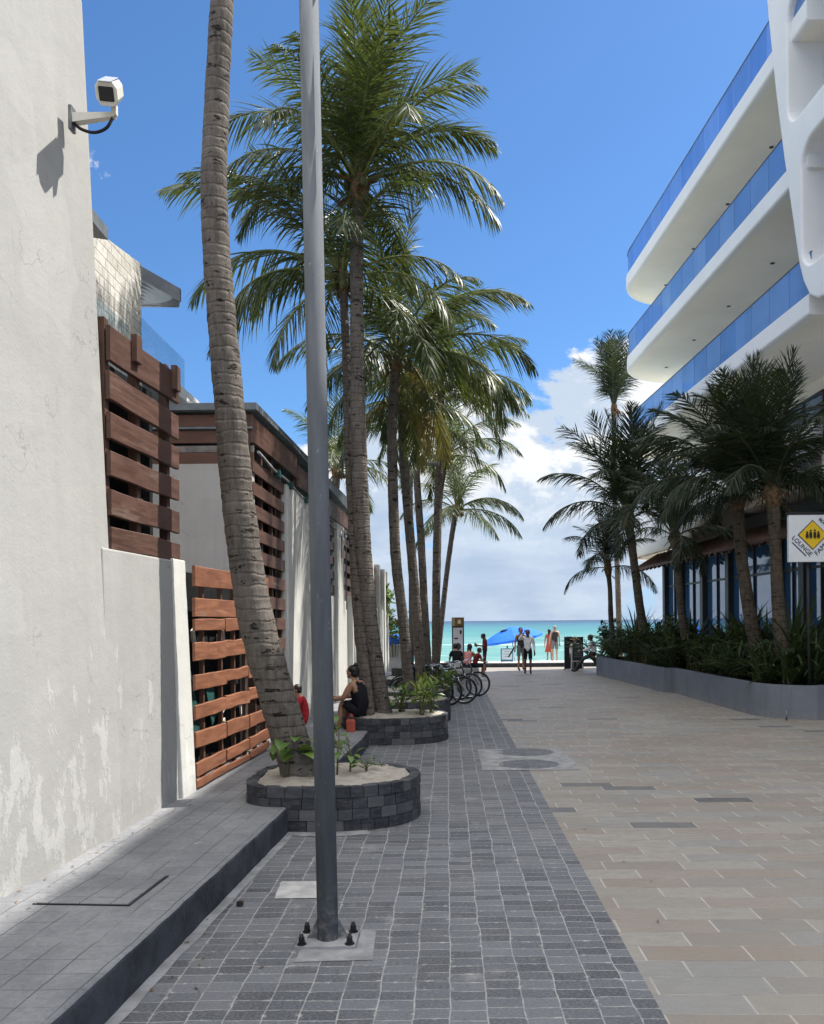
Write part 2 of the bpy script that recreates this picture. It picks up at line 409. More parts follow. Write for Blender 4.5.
def mat_sea():
    m, N = newmat('sea_water')
    co = N.coords(); x, y, z = N.sep(co)
    wn = N.noise(N.scale(co, (0.02, 0.05, 1)), 1.0, 5, 0.65)
    yy = N.m('LOGARITHM', N.m('MULTIPLY', y, N.map(wn, 0.2, 0.8, 0.6, 1.5)), 10.0)
    c = N.ramp(N.map(yy, 1.6, 3.5, 0, 1, False), [(0.0, (0.17, 0.255, 0.22)), (0.20, (0.095, 0.215, 0.195)), (0.42, (0.045, 0.165, 0.168)), (0.62, (0.028, 0.11, 0.15)), (0.8, (0.024, 0.065, 0.12)), (1.0, (0.024, 0.048, 0.09))])
    ch = N.noise(N.scale(co, (0.12, 0.5, 1)), 1.0, 6, 0.7)
    c = N.mix(N.map(ch, 0.45, 0.7, 0, 0.75), c, N.mix(1.0, c, (0.45, 0.68, 0.8), 'MULTIPLY'))
    fo = N.m('MULTIPLY', N.map(N.noise(N.scale(co, (0.05, 0.35, 1)), 1.0, 7, 0.72), 0.55, 0.64), N.map(y, 55.0, 220.0, 0.9, 0.10))
    c = N.mix(fo, c, (0.8, 0.84, 0.82))
    N.out(N.bsdf(c, 0.45, N.bump(ch, 0.25, 0.3), 0.12))
    return m
def mat_sand(name='sand_fill', a=(0.42, 0.39, 0.34), b=(0.30, 0.27, 0.23), sc=9):
    m, N = newmat(name)
    co = N.coords()
    n1 = N.noise(co, sc, 6, 0.72)
    c = N.mix(N.map(n1, 0.35, 0.7), a, b)
    c = N.mix(N.map(N.noise(co, sc * 2.3, 5, 0.7), 0.62, 0.7, 0, 0.7), c, mul(b, 0.35))
    N.out(N.bsdf(c, 0.95, N.bump(N.m('ADD', n1, N.noise(co, sc * 9, 3)), 0.7, 0.02), 0.1))
    return m
def mat_roof_tile():
    m, N = newmat('brown_roof_tile')
    co = N.coords(); x, y, z = N.sep(co)
    n1 = N.noise(co, 4, 5, 0.7)
    c = N.mix(N.map(n1, 0.3, 0.7), (0.05, 0.026, 0.018), (0.11, 0.06, 0.04))
    N.out(N.bsdf(c, 0.7, N.bump(n1, 0.3, 0.01), 0.3))
    return m

DARKP = mat_dark_pavers(); TANP = mat_tan_pavers(); KTOP = mat_kerb_top()
KFACE = plain('kerb_face', (0.045, 0.048, 0.057), 0.85, 0.35, 3.0, 0.5, 25, 0.2, 0, 0.015)
CEM = plain('cement', (0.27, 0.27, 0.275), 0.85, 0.25, 5, 0.4, 40, 0.2)
CEMP = plain('pale_cement', (0.42, 0.415, 0.40), 0.85, 0.2, 6, 0.4, 50, 0.2)
WALL = mat_plaster('painted_plaster', (0.335, 0.332, 0.318), peel=(0.43, 0.428, 0.415))
WALLW = mat_plaster('white_plaster', (0.54, 0.535, 0.505), low=0.25, peel_h=1.6)
WALLG = mat_plaster('grey_plaster', (0.36, 0.345, 0.33), low=-3, peel_h=-2)
WOOD = mat_wood('red_brown_wood', (0.155, 0.060, 0.032), (0.29, 0.122, 0.064), 'Y', 0.6)
WOODD = mat_wood('dark_brown_wood', (0.062, 0.030, 0.021), (0.118, 0.06, 0.043), 'Y', 0.35)
WOODX = mat_wood('end_board_wood', (0.085, 0.036, 0.023), (0.14, 0.062, 0.04), 'X', 0.2)
WPOST = mat_wood('post_wood', (0.06, 0.03, 0.02), (0.11, 0.055, 0.035), 'Z', 0.15)
BACK = plain('slat_gap_shade', (0.012, 0.013, 0.014), 0.95, 0.5, 2, 0.2, 40, 0.1)  # near-black colour standing in for the shade behind slats
TEAL = plain('green_tarp', (0.012, 0.06, 0.055), 0.7, 0.4, 2, 0.2, 40)
BARK1 = mat_bark('palm_bark_near', (0.070, 0.060, 0.052), (0.145, 0.127, 0.11), ring=8.0)
BARK2 = mat_bark('palm_bark', (0.070, 0.058, 0.048), (0.145, 0.124, 0.103), ring=9.0)
BARK3 = mat_bark('young_palm_bark', (0.055, 0.044, 0.033), (0.135, 0.108, 0.08), ring=7.0)
FIBRE = plain('palm_fibre', (0.16, 0.105, 0.06), 0.95, 0.5, 12, 0.6, 60, 0.1, 0, 0.02)
LEAF = mat_leaf('palm_leaf', (0.020, 0.038, 0.011), (0.080, 0.102, 0.028), 0.42, 0.30, 0.45)
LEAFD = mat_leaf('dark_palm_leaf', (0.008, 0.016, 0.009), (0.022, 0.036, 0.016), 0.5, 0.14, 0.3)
LEAFY = mat_leaf('yellowing_palm_leaf', (0.15, 0.13, 0.03), (0.30, 0.21, 0.06), 0.5, 0.3)
LEAFS = mat_leaf('shrub_leaf', (0.015, 0.032, 0.012), (0.055, 0.080, 0.028), 0.45, 0.18, 0.35)
LEAFB = mat_leaf('bright_leaf', (0.055, 0.13, 0.022), (0.16, 0.26, 0.05), 0.4, 0.3)
LEAFL = mat_leaf('lime_leaf', (0.12, 0.20, 0.03), (0.30, 0.36, 0.08), 0.45, 0.35)
RACH = plain('frond_stalk', (0.14, 0.16, 0.05), 0.6, 0.3, 6, 0.1)
RACHD = plain('dark_frond_stalk', (0.05, 0.06, 0.025), 0.6, 0.3, 6, 0.1)
SLATE = mat_stone_blocks(); ASH = mat_ashlar(); SAND = mat_sand()
BEACH = mat_sand('beach_sand', (0.62, 0.58, 0.50), (0.52, 0.48, 0.40), 2.0)
SOIL = mat_sand('dark_soil', (0.05, 0.04, 0.03), (0.03, 0.024, 0.018), 7)
EARTH = mat_sand('packed_earth', (0.30, 0.28, 0.25), (0.22, 0.2, 0.18), 1.0)
SEA = mat_sea()
GALV0 = plain('grey_painted_steel', (0.125, 0.135, 0.152), 0.6, 0.15, 3, 0.12, 30, 0.25, 0.0)
def mat_pole():
    m, N = newmat('scuffed_grey_paint')
    co = N.coords()
    c = N.mix(N.map(N.noise(N.scale(co, (9, 9, 1.2)), 1.0, 5, .65), .3, .7), (0.095, 0.104, 0.118), (0.135, 0.145, 0.16))
    sc = N.map(N.noise(N.scale(co, (1, 1, .55)), 22, 5, .75), .66, .70)
    c = N.mix(N.m('MULTIPLY', sc, .75), c, (0.42, 0.42, 0.42))
    dr = N.map(N.noise(N.scale(co, (14, 14, .8)), 1.0, 3, .6), .62, .72)
    c = N.mix(N.m('MULTIPLY', dr, .45), c, (0.07, 0.066, 0.06))
    z = N.sep(co)[2]
    c = N.mix(N.m('MULTIPLY', N.map(z, .0, .5, 1, 0), N.map(N.noise(co, 16, 5, .7), .45, .65)), c, (0.30, 0.29, 0.27))
    N.out(N.bsdf(c, .8, N.bump(N.noise(co, 40, 4, .6), .25, .004), .08))
    return m
GALV = mat_pole()
METAL = plain('weathered_metal', (0.16, 0.165, 0.17), 0.5, 0.3, 8, 0.2, 60, 0.5, 0.6)
RUST = plain('rusty_bolt', (0.035, 0.024, 0.018), 0.8, 0.5, 30, 0.4, 90)
PLATE = plain('iron_cover', (0.17, 0.172, 0.18), 0.7, 0.3, 6, 0.4, 40, 0.3)
ROOFM = plain('grey_metal_roof', (0.13, 0.145, 0.16), 0.5, 0.2, 4, 0.1, 30, 0.4)
WHITE = plain('white_render', (0.80, 0.80, 0.795), 0.6, 0.03, 0.6, 0.05, 40, 0.3)
SOFF = plain('cream_soffit', (0.86, 0.82, 0.73), 0.8, 0.05, 0.4, 0.03, 40, 0.2)
BGLASS = mat_glass('blue_balustrade_glass', (0.20, 0.38, 0.72), 0.62)
CGLASS = mat_glass('pale_balustrade_glass', (0.30, 0.36, 0.38), 0.16, 0.05, 0.6, (0.90, 0.95, 0.97))
def mat_shopglass():
    m, N = newmat('shop_window_glass')
    co = N.coords()
    c = N.mix(N.map(N.noise(N.scale(co, (0.2, 0.5, 0.06)), 1.5, 3), 0.35, 0.65), (0.03, 0.09, 0.20), (0.05, 0.15, 0.30))
    N.out(N.bsdf(c, 0.03, N.bump(N.noise(co, 0.8, 2), 0.05, 0.02), 1.0, 0.0, IOR=1.9))
    return m
SGLASS = mat_shopglass()
BLACK = plain('black_paint', (0.012, 0.012, 0.013), 0.5, 0.3, 8, 0.1, 40, 0.4)
DGREY = plain('charcoal_frame', (0.03, 0.031, 0.034), 0.5, 0.2, 8, 0.1, 40, 0.4)
def mat_planter():
    m, N = newmat('grey_planter_paint')
    co = N.node('ShaderNodeNewGeometry').outputs['Position']; z = N.sep(co)[2]
    c = N.mix(N.map(N.noise(co, 1.1, 5, .6), .3, .7), (0.150, 0.164, 0.192), (0.185, 0.20, 0.23))
    st = N.map(N.noise(N.scale(co, (5, 5, .5)), 1.0, 5, .65), .52, .72)
    c = N.mix(N.m('MULTIPLY', st, .4), c, (0.10, 0.108, 0.122))
    gr = N.m('MULTIPLY', N.map(z, 0.0, .22, 1, 0), N.map(N.noise(co, 6, 6, .7), .35, .6))
    c = N.mix(N.m('MULTIPLY', gr, .6), c, (0.25, 0.24, 0.225))
    sc = N.map(N.noise(N.scale(co, (1, 1, 3)), 9, 5, .75), .68, .71)
    c = N.mix(N.m('MULTIPLY', sc, .5), c, (0.33, 0.34, 0.35))
    N.out(N.bsdf(c, .78, N.bump(N.noise(co, 12, 5, .65), .25, .008), .2))
    return m
PLGREY = mat_planter()
TILE = mat_roof_tile()
CAMW = plain('cream_housing', (0.62, 0.60, 0.53), 0.35, 0.06, 6, 0.03, 40, 0.5)
RUBBER = plain('black_rubber', (0.012, 0.012, 0.013), 0.75, 0.2, 9, 0.1, 90)
CHROME = plain('bright_steel', (0.55, 0.56, 0.58), 0.25, 0.1, 8, 0.0, 40, 0.5, 1.0)
SIGNW = plain('sign_white', (0.72, 0.74, 0.76), 0.45, 0.05, 2, 0.0)
YEL = plain('sign_yellow', (0.75, 0.50, 0.02), 0.45, 0.05, 2, 0.0)
NAVY = plain('sign_navy', (0.02, 0.025, 0.07), 0.45, 0.1, 2, 0.0)
BLUEC = plain('blue_canvas', (0.012, 0.13, 0.62), 0.7, 0.12, 3, 0.1, 60)
SKIN = plain('skin', (0.34, 0.19, 0.12), 0.55, 0.1, 8, 0.0, 40, 0.3)
SKIND = plain('dark_skin', (0.13, 0.07, 0.045), 0.55, 0.1, 8, 0.0, 40, 0.3)
SKINP = plain('pale_skin', (0.52, 0.33, 0.25), 0.55, 0.1, 8, 0.0, 40, 0.3)
HAIR = plain('black_hair', (0.010, 0.008, 0.007), 0.45, 0.4, 40, 0.3, 90, 0.4)
HAIRG = plain('grey_hair', (0.30, 0.27, 0.24), 0.6, 0.3, 40, 0.3, 90)
def cloth(name, c): return plain(name, c, 0.85, 0.15, 9, 0.3, 40, 0.15, 0, 0.01)
CBLACK = cloth('black_cloth', (0.012, 0.012, 0.015)); CRED = cloth('red_cloth', (0.30, 0.02, 0.025)); CWINE = cloth('wine_cloth', (0.16, 0.018, 0.022))
CWHITE = cloth('white_cloth', (0.70, 0.70, 0.72)); CPINK = cloth('pink_cloth', (0.55, 0.22, 0.22)); CNAVY = cloth('navy_cloth', (0.015, 0.02, 0.04))
CGREY = cloth('grey_cloth', (0.18, 0.18, 0.19)); CDG = cloth('charcoal_cloth', (0.05, 0.05, 0.055)); CSTRAW = cloth('straw', (0.60, 0.47, 0.28))
CRUST = cloth('rust_cloth', (0.40, 0.09, 0.06))
# ================================================================== SETTING: ground, pavings, kerb, beach, sea
def struct(name, bm, mats, smooth=False): return put(obj(name, bm, mats, None, smooth), kind='structure')
b = nb(); sheet(b, [(-60, -20, -0.06), (60, -20, -0.06), (60, 37.2, -0.06), (-60, 37.2, -0.06)]); struct('ground', b, EARTH)
def kx(Y): return -1.85 + 0.053 * (Y - 3.8) if Y < 13 else -1.362 + 0.012 * (Y - 13)     # kerb front line
def wx(Y):                                                                               # wall base line
    return -3.01 + 0.066 * (Y - 5.56) if Y < 12 else -2.585 + 0.03 * (Y - 12)
b = nb(); sheet(b, [(kx(-4) - .4, -4, 0), (1.13, -4, 0), (1.13, 37.2, 0), (-2.4, 37.2, 0), (-2.4, 13, 0)]); struct('dark_pavement', b, DARKP)
b = nb(); sheet(b, [(1.13, -4, 0), (14, -4, 0), (14, 37.2, 0), (1.13, 37.2, 0)]); struct('tan_pavement', b, TANP)
# kerb walk: finely cut so its edge can be worn
b = nb()
def kerb_walk(b):
    n = 400; prev = None
    for i in range(n + 1):
        Y = -4 + i * (34.5 / n)
        w = 0.012 * mnoise.noise((Y * 4, 0, 0)) + 0.012 * mnoise.noise((Y * 11, 3, 0))
        x = kx(Y) + w * 0.6
        ch = 0.018 + 0.016 * max(0, mnoise.noise((Y * 7, 9, 0))) + 0.02 * max(0, mnoise.noise((Y * 2.3, 5, 0)) - .2)
        h = 0.25 + 0.006 * mnoise.noise((Y * 3, 1, 2))
        row = [b.verts.new(p) for p in ((wx(Y) - 0.3, Y, h), (x - ch * 1.6, Y, h), (x - ch * .4, Y, h - ch * .35), (x, Y, h - ch * 1.5), (x + 0.004, Y, h - 0.13), (x + 0.01, Y, -0.05))]
        if prev:
            for k in range(5):
                f = b.faces.new((prev[k], prev[k + 1], row[k + 1], row[k])); f.material_index = 0 if k < 2 else 1; f.smooth = k > 0
        prev = row
kerb_walk(b); struct('kerb_walk', b, [KTOP, KFACE])
b = nb(); prev = None
for i in range(120):
    Y = -4 + i * 0.104
    row = [b.verts.new((kx(Y) - .02, Y, .004)), b.verts.new((kx(Y) + .085 + 0.02 * mnoise.noise((Y * 3, 0, 7)), Y, .004))]
    if prev: b.faces.new((prev[0], prev[1], row[1], row[0]))
    prev = row
struct('gutter_strip', b, CEM)
def patch_at(name, pts, m, z=0.004):
    b = nb(); q = []
    for i, p in enumerate(pts):
        a, c = V(p), V(pts[(i + 1) % len(pts)])
        for k in range(8):
            r = a.lerp(c, k / 8); q.append((r.x + RND.uniform(-.003, .003), r.y + RND.uniform(-.003, .003), z))
    sheet(b, q); return struct(name, b, m)
patch_at('cement_patch', [(-1.33, 6.27, 0), (-.94, 6.27, 0), (-.93, 6.68, 0), (-1.36, 6.68, 0)], CEMP, .006)
patch_at('cement_patch', [(-.96, 5.1, 0), (-.48, 5.12, 0), (-.50, 5.62, 0), (-.95, 5.6, 0)], CEM)
b = nb(); prev = None
for i in range(90):
    a_ = -PI + .05 + i * (PI * .62 / 89) ; wv_ = .05 + .10 * abs(mnoise.noise((i * .13, 2, 0))) + (.22 if i < 20 else 0) * (1 - i / 20)
    c_ = V((-1.2 + 1.0 * math.cos(a_) * .98, 9.0 + .80 * math.sin(a_), .005))
    c_.y = max(c_.y, 8.2); o_ = V((c_.x + .3 * wv_, c_.y - wv_ - (.06 if c_.y < 8.3 else 0), .005)) if c_.x < -.4 else c_ + V((wv_, -.3 * wv_, 0))
    i_ = c_ + V((-.05, .12, 0)); row = [b.verts.new(i_), b.verts.new(o_)]
    if prev: b.faces.new((prev[0], prev[1], row[1], row[0]))
    prev = row
struct('sand_drift', b, CEM)
patch_at('manhole_apron', [(.48, 11.55, 0), (1.85, 11.55, 0), (1.85, 13.45, 0), (.48, 13.45, 0)], CEM, .006)
for k, (px, py) in enumerate(((529, 764.5), (526, 752.5))):
    c = gnd(px, py)
    t = thing('manhole_cover', 'nearer dark iron manhole cover in the pale slab across the paving seam' if k == 0 else 'farther dark iron manhole cover in the pale slab across the paving seam', 'manhole cover', (c.x, c.y, .006), 0, 'manhole covers in the pavement')
    b = nb(); prism(b, [(.44 * math.cos(2 * PI * i / 40), .36 * math.sin(2 * PI * i / 40)) for i in range(40)], 0.0, .006); obj('cover_plate', b, PLATE, t)
    b = nb()
    for i in range(-6, 7):
        for j in range(-5, 6):
            x, y = i * .06 + (j % 2) * .03, j * .06
            if (x / .41) ** 2 + (y / .33) ** 2 < 1: box(b, (x, y, .008), (.034, .034, .008), None, .003)
    obj('raised_studs', b, METAL, t)
t = thing('hatch_cover', 'flush concrete hatch with a dark open joint in the raised kerb walk', 'hatch', (-2.4, 5.75, .25))
b = nb(); box(b, (0, 0, .007), (.62, .62, .012), None, .003); o_ = obj('hatch_slab', b, KTOP, t)
b = nb()
for (x, y, sx, sy) in ((0, -.32, .66, .007), (.325, 0, .008, .62)): box(b, (x, y, .006), (sx, sy, .008))
obj('open_joint', b, BLACK, t); t.rotation_euler = (0, 0, rad(-4))
b = nb(); box(b, (0, 0, .02), (.05, .04, .035), None, .01); o = put(obj('cut_stub', b, RUST), 'short rusty cut-off metal stub sticking up from the pavers by the kerb', 'metal stub'); o.location = gnd(240, 906)
# end of the street: low pale ledge, beach, sea
b = nb()
def beach(b):
    prof = [(37.2, -.06), (37.25, .0), (37.6, .16), (39.5, .17), (42, -.1), (46, -.75), (52, -1.5)]
    n = 60; prev = None
    for i in range(n + 1):
        x = -90 + 3 * i
        row = [b.verts.new((x, y, z + (0.05 * mnoise.noise((x * .4, y * .6, 0)) if y > 38 else 0))) for y, z in prof]
        if prev:
            for k in range(len(prof) - 1): b.faces.new((prev[k], row[k], row[k + 1], prev[k + 1])).smooth = True
        prev = row
beach(b); struct('beach', b, BEACH)
b = nb(); box(b, (0, 37.15, .08), (26, .22, .18), None, .02); struct('beach_step', b, KFACE)
b = nb(); box(b, (0, 37.35, .15), (26, .5, .1), None, .02); struct('beach_ledge', b, CEMP)
b = nb(); sheet(b, [(-6000, 46, -1.25), (6000, 46, -1.25), (6000, 12000, -1.25), (-6000, 12000, -1.25)]); struct('sea', b, SEA)

# ================================================================== LEFT: garden wall, slatted fence, gate
def wall_run(name, parent, Y0, Y1, z0, z1, thick, m, bev=.03, off=0.0, segs=1):
    b = nb()
    p0 = V((wx(Y0) + off, Y0, 0)); p1 = V((wx(Y1) + off, Y1, 0)); d = (p1 - p0).normalized(); nrm = V((-d.y, d.x, 0)) * thick
    q = [p0, p1, p1 + nrm, p0 + nrm]
    v, fs = hexa(b, [V((a.x, a.y, z0)) for a in q] + [V((a.x, a.y, z1)) for a in q])
    if bev: bmesh.ops.bevel(b, geom=list({e for f in fs for e in f.edges}), offset=bev, segments=3, profile=.6, affect='EDGES')
    return obj(name, b, m, parent, False, True)
t = thing('garden_wall', 'tall off-white plastered wall with peeling paint carrying the security camera', 'wall', (wx(3), 3, 0))
wall_run('plaster_body', t, -4, 7.38, -.05, 7.68, .45, WALL, .05)
for v in t.children[0].data.vertices:      # the tall wall has a slight batter
    zz = v.co.z; v.co.x -= .052 * max(0.0, zz - 2.6) + .006 * zz
t = thing('low_wall', 'lower off-white plastered wall under the dark slatted fence, ending in a white pier', 'wall', (wx(8), 8, 0))
wall_run('plaster_body', t, 7.2, 8.72, -.05, 2.77, .36, WALL, .02, -.036)
wall_run('end_pier', t, 8.72, 9.1, -.05, 2.79, .42, WALLW, .015, .012)
for o_, k_ in zip(t.children, (.0405, .022)):      # the same batter as the tall wall
    for v in o_.data.vertices: v.co.x -= k_ * v.co.z

def slat(parent, P0, P1, z0, z1, thick, m, tilt=0.0, jig=0.008, bev=.005):
    b = nb()
    a, c = V((P0[0], P0[1], (z0 + z1) / 2 + RND.uniform(-jig, jig))), V((P1[0], P1[1], (z0 + z1) / 2 + RND.uniform(-jig, jig)))
    h = (z1 - z0) / 2; th = thick / 2; n = 8; prev = None; sd = RND.uniform(0, 99)
    for i in range(n + 1):      # a slightly warped board with softened edges
        p = a.lerp(c, i / n); w1 = .014 * mnoise.noise((i * .35, sd, 0)); w2 = .010 * mnoise.noise((i * .4, sd, 5)); w3 = .012 * mnoise.noise((i * .3, sd, 9))
        q = p + V((w3, 0, w1)); e = .007; hh = h + w2 * .5
        row = [b.verts.new(q + V(o)) for o in ((th, 0, -hh + e), (th, 0, hh - e), (th - e, 0, hh), (-th, 0, hh), (-th, 0, -hh), (th - e, 0, -hh))]
        if prev:
            for k in range(6): b.faces.new((prev[k], row[k], row[(k + 1) % 6], prev[(k + 1) % 6]))
        else: b.faces.new(row)
        prev = row
    b.faces.new(list(reversed(prev)))
    bmesh.ops.recalc_face_normals(b, faces=b.faces)
    return obj('slat', b, m, parent, False, True)
t = thing('slatted_fence', 'dark red-brown slatted timber fence standing on top of the low plastered wall', 'fence', (wx(8) - .2, 8, 2.77))
def fx(Y, o=-.16): return wx(Y) + o + .03
for z0, z1 in ((4.49, 4.77), (4.13, 4.35), (3.79, 3.99), (3.45, 3.64), (3.10, 3.30), (2.79, 2.96)):
    slat(t, (fx(7.40), 7.40), (fx(8.98), 8.98), z0 - .02, z1 + .015, .04, WOODD)
for Y in (7.45, 8.1, 8.82):
    b = nb(); box(b, (fx(Y, -.24), Y, 3.78), (.09, .09, 2.16), None, .006); obj('post', b, WPOST, t, False, True)
for Y in (7.9, 8.85):
    b = nb(); box(b, (fx(Y, -.12), Y, 4.72), (.06, .14, .26), None, .006); obj('post_head', b, WPOST, t, False, True)
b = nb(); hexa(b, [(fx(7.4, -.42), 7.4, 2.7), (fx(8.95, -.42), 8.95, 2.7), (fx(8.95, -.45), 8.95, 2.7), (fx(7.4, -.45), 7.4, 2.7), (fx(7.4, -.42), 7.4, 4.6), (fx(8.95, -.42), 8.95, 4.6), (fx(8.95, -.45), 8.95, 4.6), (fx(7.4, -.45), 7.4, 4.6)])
obj('gap_shade_panel', b, BACK, t, False, True)  # dark sheet added to stand for shade between the boards
for k in range(7):
    Y = RND.uniform(7.5, 8.6); z = RND.choice((4.42, 4.06, 3.72, 3.38, 3.03))
    b = nb(); box(b, (fx(Y, -.38), Y, z), (.03, RND.uniform(.1, .22), .03), Matrix.Rotation(RND.uniform(-.4, .4), 3, 'X')); obj('rear_bracket', b, CAMW, t, False, True)

t = thing('slatted_gate', 'orange-brown slatted timber gate panels between white pier and leaning palm', 'gate', (wx(10.5), 10.5, .25))
ZS = [(2.51, 2.74), (2.17, 2.38), (2.01, 2.155), (1.68, 1.87), (1.36, 1.52), (1.05, 1.20), (.70, .88), (.41, .57), (.27, .37)]
cuts = [9.12, 10.12, 11.05, 12.0]
for i, (z0, z1) in enumerate(ZS):
    if i < 2:
        slat(t, (wx(9.12) - .02, 9.12), (wx(12.0) - .02, 12.0), z0, z1, .035, WOOD, 0, .012); continue
    for k in range(3):
        slat(t, (wx(cuts[k]) - .02 + RND.uniform(-.008, .008), cuts[k] + .012), (wx(cuts[k + 1]) - .02 + RND.uniform(-.008, .008), cuts[k + 1] - .012), z0 + RND.uniform(-.012, .012), z1 + RND.uniform(-.012, .012), .03, WOOD, 0, .014)
for Y in (9.5, 10.12, 10.6, 11.05, 11.5, 11.98):
    b = nb(); box(b, (wx(Y) - .075, Y, 1.48), (.05, .06, 2.45), None, .005); obj('upright', b, WPOST, t, False, True)
b = nb(); box(b, (wx(10.55) - .36, 10.55, 1.45), (.03, 2.9, 2.5), Matrix.Rotation(-.03, 3, 'Z')); obj('gap_shade_panel', b, BACK, t, False, True)  # dark sheet in place of the shade behind the gate
for (Y, z, sy, sz) in ((9.6, 1.2, .5, .55), (9.9, .85, .35, .3), (10.4, 1.1, .3, .5)):
    b = nb(); box(b, (wx(Y) - .28, Y, z), (.02, sy, sz), Matrix.Rotation(.5, 3, 'X')); obj('tarp_scrap', b, TEAL, t, False, True)
for (Y, z, sy, sz) in ((9.75, 1.93, .1, .22), (10.7, 1.92, .3, .18), (10.75, 1.0, .12, .12), (10.8, .75, .1, .2), (11.5, .9, .1, .2)):
    b = nb(); box(b, (wx(Y) - .26, Y, z), (.02, sy, sz), Matrix.Rotation(.4, 3, 'X')); obj('pale_scrap', b, CAMW, t, False, True)

# CCTV camera on the tall wall
A = at(72, 117, 6.90)
t = thing('security_camera', 'cream box security camera on a bracket arm fixed to the tall wall', 'security camera', A)
b = nb(); box(b, (.0, 0, -.02), (.03, .09, .2), None, .006); obj('wall_plate', b, METAL, t)
b = nb()
hexa(b, [(0, -.035, -.06), (.36, -.025, -.01), (.36, .025, -.01), (0, .035, -.06), (0, -.035, .02), (.36, -.025, .025), (.36, .025, .025), (0, .035, .02)])
box(b, (.355, 0, .05), (.045, .045, .09), None, .006); obj('bracket_arm', b, CAMW, t)
hd = Matrix.Rotation(rad(10), 3, 'Z') @ Matrix.Rotation(rad(37), 3, 'X')
h = nb()
def oct_ring(y, w, hgt, cx=0, cz=0): return [V((cx + sx * w, y, cz + sz * hgt)) for sx, sz in ((-.62, -1), (.62, -1), (1, -.45), (1, .55), (.68, 1), (-.68, 1), (-1, .55), (-1, -.45))]
r0 = [h.verts.new(p) for p in oct_ring(-.20, .092, .094)]; r1 = [h.verts.new(p) for p in oct_ring(.16, .086, .088)]
for i in range(8): h.faces.new((r0[i], r0[(i + 1) % 8], r1[(i + 1) % 8], r1[i]))
h.faces.new(list(reversed(r0))); h.faces.new(r1)
bmesh.ops.bevel(h, geom=list(h.edges), offset=.006, segments=1, affect='EDGES')
hx = V((.33, -.02, .195))
bmesh.ops.transform(h, matrix=Matrix.Translation(hx) @ hd.to_4x4() @ Matrix.Diagonal((.92, .92, .92, 1)), verts=h.verts); hous = obj('housing', h, CAMW, t)
h = nb(); box(h, (0, -.203, 0), (.125, .012, .112), None, .01); bmesh.ops.transform(h, matrix=Matrix.Translation(hx) @ hd.to_4x4() @ Matrix.Diagonal((.92, .92, .92, 1)), verts=h.verts); obj('lens_window', h, BLACK, hous)
h = nb(); box(h, (0, -.03, .098), (.12, .40, .008), None, .003); bmesh.ops.transform(h, matrix=Matrix.Translation(hx) @ hd.to_4x4() @ Matrix.Diagonal((.92, .92, .92, 1)), verts=h.verts); obj('sun_shield', h, CHROME, hous)
b = nb(); tube(b, catmull([(.02, -.01, -.055), (.09, -.03, -.12), (.2, -.04, -.155), (.3, -.04, -.12), (.35, -.02, -.02)], 8), .013, 8); obj('cable', b, RUBBER, t)

# ================================================================== LEFT: restaurant building with slatted wall (Y 12.1 - 24) and wall beyond
RX0 = -2.80
def rx(Y, o=0.0): return RX0 + .03 * (Y - 12.1) + o
def rz(Y): return 5.22 - .042 * (Y - 12.1)
t = thing('beach_restaurant', 'long low building clad in brown slats and pale plaster panels behind the leaning palms', 'building', (rx(18), 18, 0))
REST = t
def slab(name, Y0, Y1, z0, z1, o0, o1, m, z1b=None, parent=None, bev=0.0):
    b = nb(); z1b = z1 if z1b is None else z1b
    v, fs = hexa(b, [(rx(Y0, o0), Y0, z0), (rx(Y0, o1), Y0, z0), (rx(Y1, o1), Y1, z0), (rx(Y1, o0), Y1, z0), (rx(Y0, o0), Y0, z1), (rx(Y0, o1), Y0, z1), (rx(Y1, o1), Y1, z1b), (rx(Y1, o0), Y1, z1b)])
    if bev: bmesh.ops.bevel(b, geom=list({e for f in fs for e in f.edges}), offset=bev, segments=2, affect='EDGES')
    return obj(name, b, m, parent or t, False, True)
slab('dark_interior', 12.35, 23.9, .2, 4.6, -5.0, -.35, BACK, 4.1)  # near-black block painted as the shaded interior
b = nb(); box(b, (rx(12.1) - 2.6, 12.22, 2.35), (5.1, .2, 4.3), None, .02); obj('end_wall', b, WALLG, t, False, True)
for z0, z1 in ((4.98, 5.16), (4.74, 4.93)):
    b = nb(); box(b, (rx(12.1) - 2.6, 12.14, (z0 + z1) / 2), (5.16, .05, z1 - z0), None, .006); obj('end_board', b, WOODX, t, False, True)
b = nb(); box(b, (rx(12.1) - 2.6, 12.10, 4.955), (5.16, .06, .03), None, .004); obj('end_trim', b, ROOFM, t, False, True)
b = nb(); box(b, (rx(12.1) - 2.6, 12.16, 4.66), (5.16, .03, .1), None, .004); obj('end_board', b, plain('greyed_timber', (.17, .155, .14), .8, .3, 9, .3, 60), t, False, True)
b = nb(); box(b, (rx(12.1) - 2.6, 12.14, 4.52), (5.16, .05, .16), None, .006); obj('end_board', b, WOODX, t, False, True)
slab('roof_flashing', 12.0, 24.0, 5.20, 5.30, -5.2, .06, ROOFM, 4.80)
for (Y0, Y1) in ((12.1, 15.1), (15.16, 18.4), (18.46, 21.5), (21.56, 24.0)):
    slab('top_board', Y0, Y1, rz((Y0 + Y1) / 2) - .42, rz((Y0 + Y1) / 2) - .03, -.05, .0, WOODD, None, None, .006)
def band(Y0, Y1, zt, zb, pitch=.33, hgt=.19):
    z = zt
    while z - hgt > zb:
        b = nb(); bar(b, (rx(Y0, -.04), Y0, z - hgt / 2 + RND.uniform(-.006, .006)), (rx(Y1, -.04), Y1, z - hgt / 2 - .012 * (Y1 - Y0)), .04, hgt, .005); obj('slat', b, WOODD, t, False, True)
        z -= pitch
